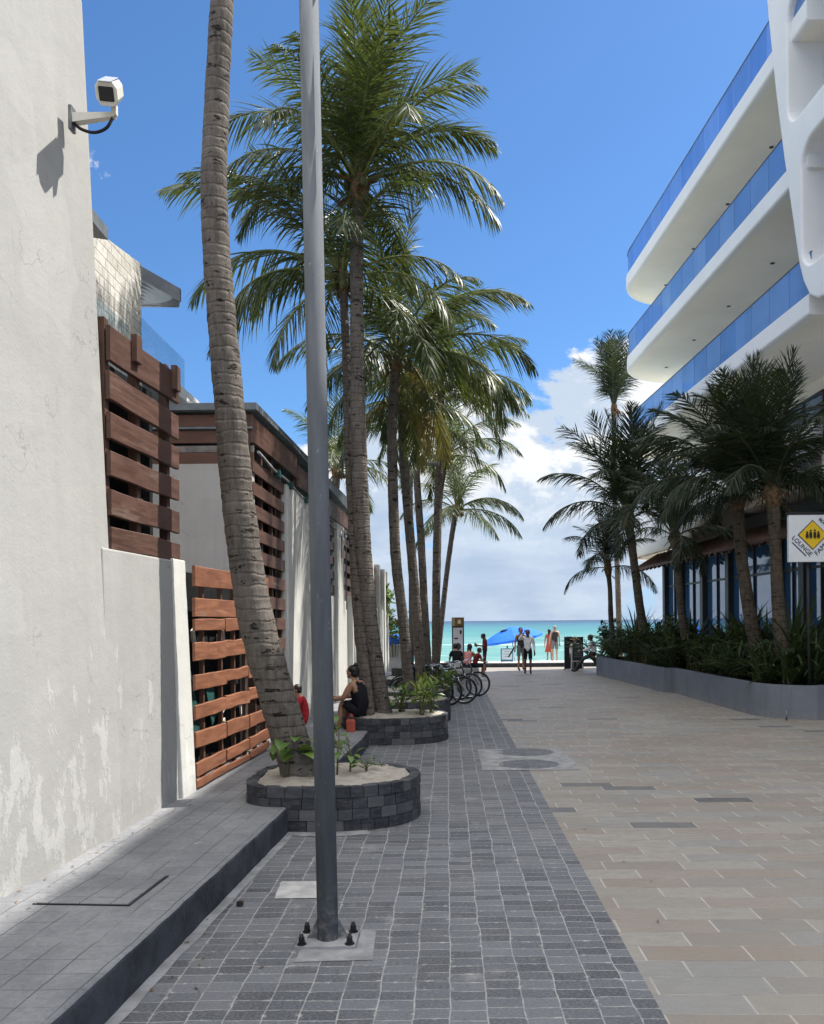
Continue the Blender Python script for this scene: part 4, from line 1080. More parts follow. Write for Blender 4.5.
def palm(label, pxs, Y, widths, bark, leaf, rach, seed, nf=20, scale=1.0, group=None, fine=False, spec=(), top_only=False, dead=0, classes=None, az0=None, lean_crown=0, coco=True, foot=0.12, back=0.0):
    rr = random.Random(seed)
    pts = [at(px, py, Y + back * i / (len(pxs) - 1)) for i, (px, py) in enumerate(pxs)]
    d0 = (pts[0] - pts[1]).normalized()
    root = pts[0].copy()
    pts = [pts[0] + d0 * foot] + pts
    t = thing('palm_tree', label, 'palm tree', root, 0, group)
    rads = [w / 2 * .88 * Y / F for w in widths]
    b = trunk_bm(pts, [rads[0] * 1.08] + rads, 22 if fine else 12, .022 if fine else .045, .125 if fine else .11, seed, .06 if fine else .045)
    obj('trunk', b, bark, t, False, True)
    top = pts[-1]; r = rads[-1]; td = (pts[-1] - pts[-2]).normalized()
    b = nb(); tube(b, [top - td * .25, top, top + td * .22, top + td * .5], [r * .95, r * 1.5, r * 1.35, r * .5], 12, True, 0, lambda i, k: 1 + .25 * mnoise.noise((k * 1.7, i * 2.1, seed)))
    for k in range(9):
        a = rr.uniform(0, 2 * PI); o = V((math.cos(a), math.sin(a), 0)) * r
        q = top + o * 1.2 + V((0, 0, rr.uniform(-.2, .2)))
        leafy(b, q, (o.normalized() + V((0, 0, rr.uniform(-1.2, .4)))).normalized(), rr.uniform(.25, .5) * scale, .12 * scale, 0)
    obj('crown_fibre', b, FIBRE, t, False, True)
    if coco:
        for k in range(rr.randint(5, 8)):
            b = nb(); a = rr.uniform(0, 2 * PI); q = top + V((math.cos(a) * (r + .14), math.sin(a) * (r + .14), rr.uniform(-.12, .18))); ball(b, q, (.09, .09, .11), 10, 7)
            obj('coconut', b, plain('green_coconut', (.09, .10, .035), .5, .3, 6, .1), t, False, True)
    cls_list = classes or [0, 0, 1, 1, 1, 2, 2, 2, 3, 3, 3, 4, 4, 4, 4, 5, 5]
    a = rr.uniform(0, 360) if az0 is None else az0
    items = []
    nf = int(nf * 1.05)
    for k in range(nf):
        c = cls_list[int(k * len(cls_list) / nf)]
        items.append((a + rr.uniform(-14, 14), c, scale * rr.uniform(.86, 1.08))); a += 137.5
    items += [(x[0], x[1], x[2] * scale) for x in spec]
    for k, (az, c, s) in enumerate(items):
        lf, rc = (leaf, rach) if k >= dead else (LEAFY, RACH)
        o = obj('frond', bank(c if k >= dead else 5, rr.randint(0, 2), lf, rc), None, t)
        e = rad(az)
        o.location = top - root + td * (.32 - .06 * c) * 1.0 + V((math.cos(e), math.sin(e), 0)) * r * .7
        o.rotation_euler = (rr.uniform(-.12, .12), rr.uniform(-.08, .08), e); o.scale = (s, s, s)
        if k < dead: o['label'] = 'yellow dying frond hanging down'
    return t
def leafy(b, p, d, l, w, mi=0, seg=4, droop=.5, fold=.25, roll=0.0):
    """one curved leaf blade"""
    d = V(d).normalized(); S = d.cross(V((0, 0, 1))); S = V((1, 0, 0)) if S.length < .05 else S.normalized()
    U = S.cross(d); S = S * math.cos(roll) + U * math.sin(roll)
    q = V(p); rows = []
    for s in range(seg + 1):
        v = s / seg; ww = w * math.sin(PI * min(.97, .08 + v * .9)) ** .8 / 2
        U = S.cross(d)
        if s < seg: rows.append((b.verts.new(q + S * ww + U * ww * fold), b.verts.new(q), b.verts.new(q - S * ww + U * ww * fold)))
        else: rows.append((b.verts.new(q),))
        d = (d + V((0, 0, -1)) * droop * .4 * (v + .2)).normalized(); q = q + d * (l / seg)
    for s in range(seg - 1):
        for k in (0, 1):
            f = b.faces.new((rows[s][k], rows[s][k + 1], rows[s + 1][k + 1], rows[s + 1][k])); f.smooth = True; f.material_index = mi
    for k in (0, 1):
        f = b.faces.new((rows[seg - 1][k], rows[seg - 1][k + 1], rows[seg][0])); f.material_index = mi

GL = 'tall coconut palms along the kerb'
palm('thick leaning coconut palm nearest the lamp post, its crown out of sight above', [(299, 772), (286, 725), (268, 665), (252, 600), (238, 500), (229, 400), (220, 300), (214, 200), (217, 100), (222, 0), (226, -120), (230, -330)], 8.85,
     [42, 42, 41, 39, 36, 34, 31, 30, 27, 26, 24, 22], BARK1, LEAF, RACH, 3, 16, .95, GL, True, classes=[0, 0, 1, 1, 1, 2, 2, 2, 3])
palm('tall palm rising from the planter behind the seated woman, highest crown in view', [(384, 716), (373, 650), (364, 560), (359, 450), (357, 350), (357, 250), (359, 190)], 14.8,
     [20, 19, 19, 18, 16, 14, 13], BARK1, LEAF, RACH, 5, 24, .93, GL, True, spec=[(0, 3, 1.0), (8, 2, 1.0), (182, 3, .9), (200, 3, .95), (250, 2, 1), (285, 1, 1), (95, 1, 1)], az0=20, classes=[0, 0, 0, 1, 1, 1, 1, 2, 2, 2, 2, 3, 3, 3, 4])
palm('slim dark palm trunk standing just behind the tall palm, crown spreading to the left', [(368, 708), (358, 610), (353, 520), (349, 450), (346, 350), (343, 283)], 14.55,
     [15, 13, 12, 11, 10, 10], BARK2, LEAF, RACH, 7, 15, .95, GL, spec=[(180, 2, 1.3), (186, 2, 1.2), (172, 3, 1.2), (178, 4, 1.1), (205, 4, .95)], classes=[1, 1, 2, 2, 3, 3, 4, 4, 5], back=.9)
palm('curving palm left of the middle pair with a broad crown of glossy fronds', [(409, 690), (403, 620), (396, 560), (393, 490), (392, 430), (394, 385), (396, 362)], 17.6,
     [13, 12, 12, 12, 11, 11, 11], BARK2, LEAF, RACH, 9, 22, .98, GL, spec=[(355, 3, 1.1), (5, 2, 1.1), (15, 4, 1.0), (345, 2, 1.0)], az0=70, dead=1)
palm('middle palm with a yellow dying frond hanging beside its trunk', [(422, 692), (417, 620), (412, 560), (407, 500), (403, 450), (402, 405)], 19.8,
     [13, 12, 11, 11, 10, 10], BARK2, LEAF, RACH, 13, 16, .85, GL, dead=3, az0=300)
palm('thin palm trunk half hidden between the middle palm and the farther upright one', [(428, 672), (424, 600), (421, 540), (417, 480), (416, 432)], 23.8,
     [10, 9, 9, 8, 8], BARK2, LEAF, RACH, 15, 15, .85, GL)
palm('straight upright palm with pale rings, rightmost trunk of the kerb row', [(436, 672), (436, 585), (438, 500), (440, 440), (441, 388)], 24.8,
     [10, 9, 9, 8, 8], BARK2, LEAF, RACH, 17, 20, .95, GL, spec=[(0, 3, 1.05), (340, 2, 1.0), (20, 4, 1), (350, 4, 1)])
palm('smaller palm behind the upright one, yellow-green fronds above the sea', [(436, 665), (438, 560), (440, 500), (446, 458)], 30.0,
     [7, 7, 6, 6], BARK2, LEAF, RACH, 19, 15, .9, GL, spec=[(0, 3, 1.1), (350, 2, 1.1)])
palm('farthest low palm of the kerb row near the beach', [(437, 664), (446, 580), (452, 535), (456, 512)], 34.0,
     [7, 6, 6, 6], BARK2, LEAF, RACH, 21, 14, .9, GL, spec=[(355, 3, 1.1), (10, 4, 1.1)])
palm('palm behind the restaurant roof, only its green crown showing over the roofline', [(322, 640), (328, 560), (334, 500), (337, 472)], 29.0,
     [11, 10, 10, 9], BARK2, LEAF, RACH, 23, 14, .85, None)
GR = 'dark young palms in the hotel planter'
UP = [0, 0, 0, 0, 1, 1, 1, 1, 2, 2, 2, 2, 3, 3, 4]
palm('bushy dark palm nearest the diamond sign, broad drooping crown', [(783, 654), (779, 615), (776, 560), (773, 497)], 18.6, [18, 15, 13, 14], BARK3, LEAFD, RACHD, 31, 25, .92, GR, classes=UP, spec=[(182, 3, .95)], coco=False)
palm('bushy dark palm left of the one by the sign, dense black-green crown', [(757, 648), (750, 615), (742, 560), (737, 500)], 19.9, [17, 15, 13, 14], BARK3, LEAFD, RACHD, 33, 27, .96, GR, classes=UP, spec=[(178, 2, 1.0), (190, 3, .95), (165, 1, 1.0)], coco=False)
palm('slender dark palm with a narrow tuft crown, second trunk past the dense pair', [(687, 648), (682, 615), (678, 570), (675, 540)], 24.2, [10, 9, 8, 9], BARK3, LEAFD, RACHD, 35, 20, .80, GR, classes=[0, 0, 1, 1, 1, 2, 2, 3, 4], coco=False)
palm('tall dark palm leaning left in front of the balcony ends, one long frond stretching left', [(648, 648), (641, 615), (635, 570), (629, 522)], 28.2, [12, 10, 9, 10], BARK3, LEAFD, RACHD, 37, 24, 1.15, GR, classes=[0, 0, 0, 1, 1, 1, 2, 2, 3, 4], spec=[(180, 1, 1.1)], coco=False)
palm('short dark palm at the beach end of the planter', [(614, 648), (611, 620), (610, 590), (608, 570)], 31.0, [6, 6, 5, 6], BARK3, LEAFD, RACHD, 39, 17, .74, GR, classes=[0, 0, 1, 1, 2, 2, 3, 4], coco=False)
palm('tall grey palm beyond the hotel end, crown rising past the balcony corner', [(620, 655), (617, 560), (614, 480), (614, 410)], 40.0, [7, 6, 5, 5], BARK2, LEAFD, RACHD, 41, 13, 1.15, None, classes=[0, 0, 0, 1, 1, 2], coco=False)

# ================================================================== SMALLER PLANTS
def strap_clump(seed, n=46, h=1.5, w=.07, spread=1.0):
    rr = random.Random(seed); b = nb()
    for k in range(n):
        a = rr.uniform(0, 2 * PI); e = rr.uniform(.55, 1.45)
        leafy(b, (rr.uniform(-.12, .12), rr.uniform(-.12, .12), rr.uniform(0, .25 * h)), (math.cos(a) * math.cos(e) * spread, math.sin(a) * math.cos(e) * spread, math.sin(e)), h * rr.uniform(.55, 1.05), w * rr.uniform(.7, 1.3), 0, 6, rr.uniform(.3, 1.0), .3, rr.uniform(-.3, .3))
    return b
def bush(seed, h=1.2, n=260, l=.16, w=.07, rad_=.5, stems=7, mi_leaf=0):
    rr = random.Random(seed); b = nb(); tips = []
    for s in range(stems):
        a = rr.uniform(0, 2 * PI); r = rad_ * rr.uniform(.1, 1)
        p = [V((0, 0, 0)) + V((math.cos(a), math.sin(a), 0)) * r * .25, V((math.cos(a) * r * .55, math.sin(a) * r * .55, h * .5)), V((math.cos(a) * r + rr.uniform(-.1, .1), math.sin(a) * r + rr.uniform(-.1, .1), h * rr.uniform(.7, 1.0)))]
        P = catmull(p, 5); tube(b, P, [.012 * (1 - .6 * i / len(P)) for i in range(len(P))], 5, True, 1); tips.append(P)
    for k in range(n):
        P = rr.choice(tips); q = P[int(rr.uniform(.25, 1) ** .7 * (len(P) - 1))]
        a = rr.uniform(0, 2 * PI); e = rr.uniform(-.4, 1.2)
        d = V((math.cos(a) * math.cos(e), math.sin(a) * math.cos(e), math.sin(e)))
        leafy(b, q + d * rr.uniform(0, .12), d, l * rr.uniform(.6, 1.3), w * rr.uniform(.7, 1.2), 0, 3, rr.uniform(.1, .7), .2, rr.uniform(-.6, .6))
    return b
STEM = plain('green_stem', (.10, .10, .04), .7, .3, 9, .1)
def areca_bm(seed):
    rr = random.Random(seed); b = nb()
    for k in range(11):
        a = rr.uniform(0, 2 * PI); fb = frond_bm(seed * 31 + k, rr.uniform(50, 82), rr.uniform(-30, 10), 1.7, 12, 26, .42, .5, rr.uniform(-.4, .4), .03)
        bmesh.ops.transform(fb, matrix=Matrix.Rotation(a, 4, 'Z'), verts=fb.verts)
        me = bpy.data.meshes.new('tmp'); fb.to_mesh(me); fb.free(); b.from_mesh(me); bpy.data.meshes.remove(me)
    return b
protos = []
for k in range(4): protos.append(('strap_leaf_plant', mesh_of('strap_leaf_plant', strap_clump(50 + k, 46, 1.35 + .12 * k), [LEAFS]), 'dark strap-leaved plant in the dense planting of the long grey planter', 'strap-leaved plants massed in the long planter'))
for k in range(4): protos.append(('leafy_shrub', mesh_of('leafy_shrub', bush(60 + k, 1.3 + .1 * k, 320, .17, .07, .6, 9), [LEAFS, STEM]), 'dark leafy shrub in the dense planting of the long grey planter', 'leafy shrubs massed in the long planter'))
for k in range(3): protos.append(('areca_plant', mesh_of('areca_plant', areca_bm(70 + k), [LEAFS, RACHD]), 'feathery low palm plant in the dense planting of the long grey planter', 'feathery plants massed in the long planter'))
rr = random.Random(99)
def pfront(Y): return 5.66 + (31.4 - Y) / 7.7 * .54 if Y > 23.7 else 6.42 + (23.7 - Y) / 5.3 * .18
Y = 18.3; cnt = 0
while Y < 31.2:
    for off in (.42, 1.1, 1.85):
        for rep in range(1 if off < 1 else 1):
            nm, me, lb, gr = protos[rr.randrange(len(protos))]
            o = bpy.data.objects.new(nm, me); COL.objects.link(o); put(o, lb, 'plant', gr)
            o.location = (pfront(Y) + off + rr.uniform(-.15, .15), Y + rr.uniform(-.25, .25), .58)
            s = rr.uniform(.62, .9) if off < 1 else rr.uniform(.85, 1.25)
            o.scale = (s, s, s); o.rotation_euler = (0, 0, rr.uniform(0, 6.28)); cnt += 1
    Y += .62
for (x, y) in ((7.3, 17.75), (7.9, 17.8), (7.0, 18.2), (8.5, 17.9), (9.1, 18.6)):
    nm, me, lb, gr = protos[rr.randrange(len(protos))]
    o = bpy.data.objects.new(nm, me); COL.objects.link(o); put(o, lb, 'plant', gr); o.location = (x, y, .58); s = rr.uniform(.6, .85); o.scale = (s, s, s); o.rotation_euler = (0, 0, rr.uniform(0, 6.28))
o = put(obj('arching_palm_shrub', areca_bm(88), [LEAFS, RACHD]), 'arching dark palm shrub at the beach end of the planter, leaning over the menu board', 'plant'); o.location = (5.9, 32.2, .2); o.scale = (1.15,) * 3
o = put(obj('leafy_shrub', bush(91, 2.0, 420, .2, .09, .8, 10), [LEAFS, STEM]), 'rounded dark shrub at the far planter end behind the seated man', 'plant'); o.location = (6.3, 31.9, .2)
# seedlings in the near planter
def seedling(seed, n, h, l, w):
    rr = random.Random(seed); b = nb()
    tube(b, [(0, 0, -.05), (.01, .01, h * .5), (rr.uniform(-.05, .05), rr.uniform(-.05, .05), h)], [.012, .01, .006], 6, True, 1)
    for k in range(n):
        a = rr.uniform(0, 2 * PI); e = rr.uniform(.0, .8); z = h * rr.uniform(.35, 1.0)
        d = V((math.cos(a) * math.cos(e), math.sin(a) * math.cos(e), math.sin(e)))
        pt = d * .1 + V((0, 0, z)); tube(b, [(0, 0, z - .03), pt], [.006, .004], 4, True, 1)
        leafy(b, pt, d, l * rr.uniform(.7, 1.15), w * rr.uniform(.8, 1.1), 0, 5, rr.uniform(.6, 1.5), .25, rr.uniform(-.3, .3))
    return b
for k, (px, py, n, h, l, w, lb) in enumerate(((287, 778, 6, .40, .30, .16, 'broad-leaved green seedling at the foot of the leaning palm'), (298, 776, 6, .42, .26, .15, 'green seedling close in front of the leaning trunk, touching its neighbour'),
        (337, 776, 9, .50, .20, .10, 'taller bright green seedling just right of the lamp post'), (350, 771, 7, .36, .17, .09, 'green seedling right of the taller one in the sand'), (366, 772, 9, .10, .09, .06, 'tiny low green seedling on the open sand of the nearest planter'))):
    o = put(obj('seedling', seedling(200 + k, n, h, l, w), [LEAFB, STEM]), lb, 'plant', 'seedlings in the nearest planter'); o.location = gnd(px, py, .47)
for k, (px, py, Y, h, lb, m) in enumerate(((402, 715, 14.7, .5, 'low green shrub against the tall palm in the planter behind the woman', LEAFB), (421, 714, 14.5, .62, 'lime and cream variegated shrub in the planter behind the woman', LEAFL), (432, 712, 14.9, .55, 'green shrub at the right of the variegated one', LEAFB),
        (428, 700, 17.4, .5, 'yellow-green shrub in the second planter past the woman', LEAFL), (438, 693, 19.6, .6, 'dark green shrub in the farthest planter near the bicycles', LEAFS), (446, 694, 19.5, .5, 'small green shrub beside the nearest bicycle', LEAFB))):
    o = put(obj('planter_shrub', bush(230 + k, h, 70, .15, .06, .3, 6), [m, STEM]), lb, 'plant', 'shrubs in the slate planters'); q = at(px, py, Y); o.location = (q.x, Y, .43)
for k, (px, py, Y, s, lb) in enumerate(((384, 600, 30.5, 1.0, 'bright green bush hanging over the pale boundary wall'), (394, 625, 33.2, 1.3, 'lime green bush behind the small grey wall'))):
    o = put(obj('wall_bush', bush(250 + k, 1.6 * s, 240, .22, .12, .7, 9), [LEAFL if k else LEAFB, STEM]), lb, 'plant'); q = at(px, py, Y); o.location = (q.x, Y, max(0, q.z - 1.0 * s))
# ================================================================== LAMP POSTS
def lamp_post(label, base, top, r, arm_len, arm_dir):
    t = thing('lamp_post', label, 'lamp post', base, 0, 'grey steel lamp posts')
    d = V(top) - V(base)
    b = nb(); tube(b, [V((0, 0, .0)), d * .5, d], [r, r * .98, r * .92], 24); obj('pole', b, GALV, t)
    b = nb(); box(b, (0, 0, .012), (.40, .30, .018), None, .02); obj('base_plate', b, CEM, t)
    for sx in (-1, 1):
        for sy in (-1, 1):
            b = nb(); x, y = sx * .155, sy * .105
            prism(b, [(x + .021 * math.cos(PI / 3 * k), y + .021 * math.sin(PI / 3 * k)) for k in range(6)], .021, .048); tube(b, [(x, y, .02), (x, y, .085)], .013, 10)
            disc(b, (x, y, .021), .032, .005, 14); prism(b, [(x + .019 * math.cos(PI / 3 * k + .3), y + .019 * math.sin(PI / 3 * k + .3)) for k in range(6)], .05, .068); obj('anchor_bolt', b, BLACK, t)
    for sx in (-1, 1):
        b = nb()
        if True:
            v = [b.verts.new(p) for p in ((sx * r * .9, -.006, .021), (sx * (r + .07), -.006, .021), (sx * r * .9, -.006, .16), (sx * r * .9, .006, .021), (sx * (r + .07), .006, .021), (sx * r * .9, .006, .16))]
            for f in ((0, 1, 2), (5, 4, 3), (0, 3, 4, 1), (1, 4, 5, 2), (2, 5, 3, 0)): b.faces.new([v[i] for i in f])
        bmesh.ops.recalc_face_normals(b, faces=b.faces)
        obj('gusset', b, GALV, t)
    a = V(arm_dir); e = d + a * arm_len + V((0, 0, .05))
    b = nb(); tube(b, [d - V((0, 0, .15)), d + a * .15, e], r * .5, 10); obj('arm', b, GALV, t)
    b = nb(); box(b, e + a * .25 + V((0, 0, .0)), (.58, .22, .09), Matrix.Rotation(math.atan2(a.y, a.x), 3, 'Z'), .03); obj('lamp_head', b, GALV, t)
    return t
g = gnd(328, 941); lamp_post('grey steel lamp post bolted to the dark pavers in the foreground', g, at(308, -40, g.y + .02), .069, .9, (1, 0, 0))
g = at(411.5, 668, 23.0); g.z = 0.25; lamp_post('thin grey lamp post far off between the palm trunks', g, at(410.5, 466, 23.0), .07, .25, (1, 0, 0))

# ================================================================== HANGING SIGN ON A POST
def text_bm(s, size, depth=.004):
    c = bpy.data.curves.new('tmp_text', 'FONT'); c.body = s; c.size = size; c.extrude = depth; c.align_x = 'CENTER'; c.align_y = 'CENTER'; c.resolution_u = 3
    o = bpy.data.objects.new('tmp_text', c); COL.objects.link(o)
    dg = bpy.context.evaluated_depsgraph_get(); dg.update()
    me = bpy.data.meshes.new_from_object(o.evaluated_get(dg)); bpy.data.objects.remove(o); bpy.data.curves.remove(c)
    b = nb(); b.from_mesh(me); bpy.data.meshes.remove(me)
    return b
SY = 17.3
sc_ = at(811.5, 538.5, SY)
t = thing('diamond_sign', 'white square sign with a yellow diamond of four figures on a dark post', 'sign', (sc_.x, SY, .6))
W = 47 / F * SY
zc = sc_.z - .6
b = nb(); box(b, (0, 0, zc), (W, .10, W), None, .008); obj('sign_panel', b, SIGNW, t)
b = nb(); box(b, (0, 0, zc + W / 2 + .03), (W * 1.05, .12, .06), None, .005); obj('top_rail', b, BLACK, t)
b = nb(); tube(b, [(-.02, .14, 0), (-.02, .14, zc + W / 2)], .030, 10); obj('post', b, DGREY, t)
def face_bm(pts, y, th=.006):
    b = nb(); q = [(p[0], p[1]) for p in pts]
    lo = [b.verts.new((p[0], y, zc + p[1])) for p in q]; hi = [b.verts.new((p[0], y - th, zc + p[1])) for p in q]
    n = len(lo); b.faces.new(lo); b.faces.new(list(reversed(hi)))
    for i in range(n): b.faces.new((lo[i], hi[i], hi[(i + 1) % n], lo[(i + 1) % n]))
    bmesh.ops.recalc_face_normals(b, faces=b.faces)
    return b
def dia(r, cx=0, cz=.07): return [(cx + r, cz), (cx, cz + r), (cx - r, cz), (cx, cz - r)]
obj('diamond_border', face_bm(dia(.315), -.052), NAVY, t); obj('diamond', face_bm(dia(.29), -.060), YEL, t)
b = nb()
for (x, h) in ((-.12, .15), (-.045, .19), (.04, .20), (.115, .15)):
    zb = .0
    bb = face_bm([(x - .032, zb + .02), (x - .012, zb - .02), (x - .002, zb + .03), (x + .012, zb - .02), (x + .032, zb + .02), (x + .028, zb + h * .66), (x - .028, zb + h * .66)], -.068, .004)
    me = bpy.data.meshes.new('tmp'); bb.to_mesh(me); bb.free(); b.from_mesh(me); bpy.data.meshes.remove(me)
    bb = face_bm([(x + .022 * math.cos(2 * PI * k / 12), zb + h * .82 + .022 * math.sin(2 * PI * k / 12)) for k in range(12)], -.068, .004)
    me = bpy.data.meshes.new('tmp'); bb.to_mesh(me); bb.free(); b.from_mesh(me); bpy.data.meshes.remove(me)
obj('figures', b, BLACK, t)
def lettering(s, size, cx, cz, ang):
    b = text_bm(s, size); bmesh.ops.transform(b, matrix=Matrix.Translation((cx, -.056, zc + cz)) @ Matrix.Rotation(rad(ang), 4, 'Y') @ Matrix.Rotation(PI / 2, 4, 'X'), verts=b.verts); return b
obj('lettering', lettering('LOUNGE', .135, -.225, -.16, 45), NAVY, t); obj('lettering', lettering('FAMILY', .145, .225, -.17, -45), NAVY, t); obj('lettering', lettering('BEACH', .09, .24, .31, 45), NAVY, t)
b = nb(); 
box(b, (-.285, -.054, zc - .225), (.40, .008, .022), Matrix.Rotation(rad(45), 3, 'Y')); obj('underline', b, NAVY, t)

# ================================================================== PEOPLE
STAND = dict(pelvis=(0, 0, .95), spine=(0, .0, 1.10), chest=(0, .0, 1.28), neck=(0, 0, 1.46), head=(0, .02, 1.58), top=(0, .015, 1.67))
for s, sg in (('L', -1), ('R', 1)):
    STAND.update({'sh' + s: (sg * .175, 0, 1.39), 'el' + s: (sg * .23, -.02, 1.11), 'wr' + s: (sg * .25, .05, .88), 'hip' + s: (sg * .09, 0, .90), 'kn' + s: (sg * .10, .02, .49), 'an' + s: (sg * .10, -.02, .08), 'to' + s: (sg * .115, .13, .035)})
def seated(drop=.44, lean=.10):
    J = dict(pelvis=(0, 0, .11), spine=(0, lean * .4, .27), chest=(0, lean, .45), neck=(0, lean * 1.5, .61), head=(0, lean * 1.7 + .03, .73), top=(0, lean * 1.7 + .02, .82))
    for s, sg in (('L', -1), ('R', 1)):
        J.update({'sh' + s: (sg * .17, lean * 1.3, .55), 'el' + s: (sg * .21, lean + .14, .30), 'wr' + s: (sg * .13, lean + .36, .25), 'hip' + s: (sg * .09, .06, .09), 'kn' + s: (sg * .11, .45, .11), 'an' + s: (sg * .11, .40, -drop + .08), 'to' + s: (sg * .12, .54, -drop + .035)})
    return J
RADS = dict(pelvis=.125, spine=.115, chest=.135, neck=.052, head=.082, top=.06, sh=.062, el=.042, wr=.028, hip=.088, kn=.056, an=.038, to=.036)
BONES = [('pelvis', 'spine'), ('spine', 'chest'), ('chest', 'neck'), ('neck', 'head'), ('head', 'top')]
for s in 'LR': BONES += [('chest', 'sh' + s), ('sh' + s, 'el' + s), ('el' + s, 'wr' + s), ('pelvis', 'hip' + s), ('hip' + s, 'kn' + s), ('kn' + s, 'an' + s), ('an' + s, 'to' + s)]
SLEEVE = {'tank': 0.0, 'tee': .55, 'long': 2.0}
def person(label, loc, rz, J, skin=SKIN, hair=HAIR, shirt=CWHITE, sleeve='tee', pants=CNAVY, pantlen='long', shoes=CDG, hairstyle='short', sc=1.0, fat=1.0, skirt=None, group=None):
    J = {k: V(v) for k, v in J.items()}
    names = list(J.keys()); verts = [J[k] for k in names]; radii = [RADS.get(k, RADS.get(k[:-1], .05)) * (fat if k[:-1] not in ('wr', 'an', 'to') and k not in ('head', 'top', 'neck') else 1) for k in names]
    edges = [(names.index(a), names.index(c)) for a, c in BONES]
    def addv(p, r, par): verts.append(V(p)); radii.append(r); edges.append((par, len(verts) - 1)); return len(verts) - 1
    for s in 'LR':
        w, e = J['wr' + s], J['el' + s]; d = (w - e).normalized(); sx = V((1, 0, 0)) if abs(d.x) < .8 else V((0, 1, 0)); ac = d.cross(sx).normalized(); wd = ac.cross(d).normalized()
        pw = addv(w + d * .07, .030, names.index('wr' + s))
        for k in range(4):
            o = (k - 1.5) * .021
            f1 = addv(w + d * .125 + ac * o, .0095, pw); ln = (.055, .07, .065, .048)[k]
            addv(w + d * (.125 + ln) + ac * o * 1.1 + wd * .025, .0075, f1)
        th = addv(w + d * .075 + ac * .05, .011, pw); addv(w + d * .12 + ac * .065 + wd * .01, .009, th)
    hd = J['head']; up = (J['top'] - hd).normalized(); fw = V(J.get('face', (0, 1, 0))); 
    fw = (V((0, 1, 0)) - up * up.y).normalized() if 'face' not in J else V(J['face']).normalized()
    me = bpy.data.meshes.new('person'); me.from_pydata([tuple(v) for v in verts], edges, [])
    o = bpy.data.objects.new('tmp_person', me); COL.objects.link(o)
    sk = o.modifiers.new('Skin', 'SKIN'); sk.use_smooth_shade = True; sk.branch_smoothing = .3
    for i, r in enumerate(radii): me.skin_vertices[0].data[i].radius = (r, r); me.skin_vertices[0].data[i].use_root = (i == 0)
    sb = o.modifiers.new('Sub', 'SUBSURF'); sb.levels = 2; sb.render_levels = 2
    dg = bpy.context.evaluated_depsgraph_get(); dg.update()
    body = bpy.data.meshes.new_from_object(o.evaluated_get(dg)); bpy.data.objects.remove(o)
    b = nb(); b.from_mesh(body); bpy.data.meshes.remove(body)
    # nose, ears, chin as part of the head
    side = fw.cross(up).normalized()
    def bone_of(p):
        best = None
        for a, c in BONES:
            A, C = J[a], J[c]; ab = C - A; tt = max(0, min(1, (p - A).dot(ab) / max(1e-6, ab.length_squared))); dd = (p - A - ab * tt).length / (RADS.get(c, RADS.get(c[:-1], .05)) * .5 + RADS.get(a, RADS.get(a[:-1], .05)) * .5)
            if best is None or dd < best[0]: best = (dd, a, c, tt)
        return best[1:]
    fb = {}
    for f in b.faces:
        f.smooth = True; fb[f.index] = bone_of(f.calc_center_median())
    def is_shirt(i):
        a, c, tt = fb[i]
        if (a, c) in (('pelvis', 'spine'), ('spine', 'chest')): return True
        if c == 'neck': return tt < .75 if sleeve != 'tank' else tt < .55
        if a == 'chest': return True if sleeve != 'tank' else tt < .62
        if a[:2] == 'sh': return tt < SLEEVE[sleeve]
        if a[:2] == 'el': return SLEEVE[sleeve] > 1 and tt < .92
        return False
    def is_pants(i):
        a, c, tt = fb[i]
        if a == 'pelvis' and c.startswith('hip'): return True
        if (a, c) == ('pelvis', 'spine'): return tt < .15
        if a.startswith('hip'): return pantlen == 'long' or tt < .8
        if a.startswith('kn'): return pantlen == 'long' and tt < .93
        return False
    def is_shoe(i): a, c, tt = fb[i]; return c.startswith('to')
    def garment(test, th):
        g = nb(); mp = {}
        b.normal_update()
        for f in b.faces:
            if test(f.index):
                vs = []
                for v in f.verts:
                    if v not in mp: mp[v] = g.verts.new(v.co + v.normal * th + V((0, 0, 0)))
                    vs.append(mp[v])
                g.faces.new(vs).smooth = True
        for v in g.verts: v.co += V((mnoise.noise(v.co * 9 + V((loc[0], 0, 0))), mnoise.noise(v.co * 9 + V((0, 7, 0))), 0)) * .008
        return g
    root = thing('person', label, 'person', loc, rz, group); root.scale = (sc,) * 3
    gs = [('shirt', garment(is_shirt, .013), shirt), ('trousers' if pantlen == 'long' else 'shorts', garment(is_pants, .012), pants), ('shoes', garment(is_shoe, .007), shoes)]
    for v in [hd + fw * .088 - up * .012]: ball(b, v, (.016, .02, .02), 8, 6)
    for sg in (-1, 1): ball(b, hd + side * sg * .083 - up * .005, (.012, .018, .028), 8, 6)
    ball(b, hd + up * .015 + fw * .012, (.078, .088, .105), 16, 12)
    ball(b, hd + fw * .045 - up * .07, (.045, .04, .03), 10, 8)
    obj('body', b, skin, root)
    e = nb()
    for sg in (-1, 1): ball(e, hd + fw * .085 + side * sg * .032 + up * .015, .011, 8, 6)
    obj('eyes', e, BLACK, root)
    e = nb(); ball(e, hd + fw * .080 - up * .055, (.024, .01, .007), 8, 6); obj('mouth', e, CRUST, root)
    for nm, g, m in gs:
        if skirt is not None and nm in ('trousers', 'shorts'): g.free(); continue
        obj(nm, g, m, root)
    h = nb(); ball(h, hd + up * .045 - fw * .018, (.092, .098, .088), 18, 12)
    ball(h, hd + up * .0 - fw * .05, (.086, .065, .085), 14, 10)
    if hairstyle == 'bun': ball(h, hd + up * .135 - fw * .05, (.038, .038, .042), 12, 8); ball(h, hd + up * .10 - fw * .04, (.045, .045, .03), 10, 8)
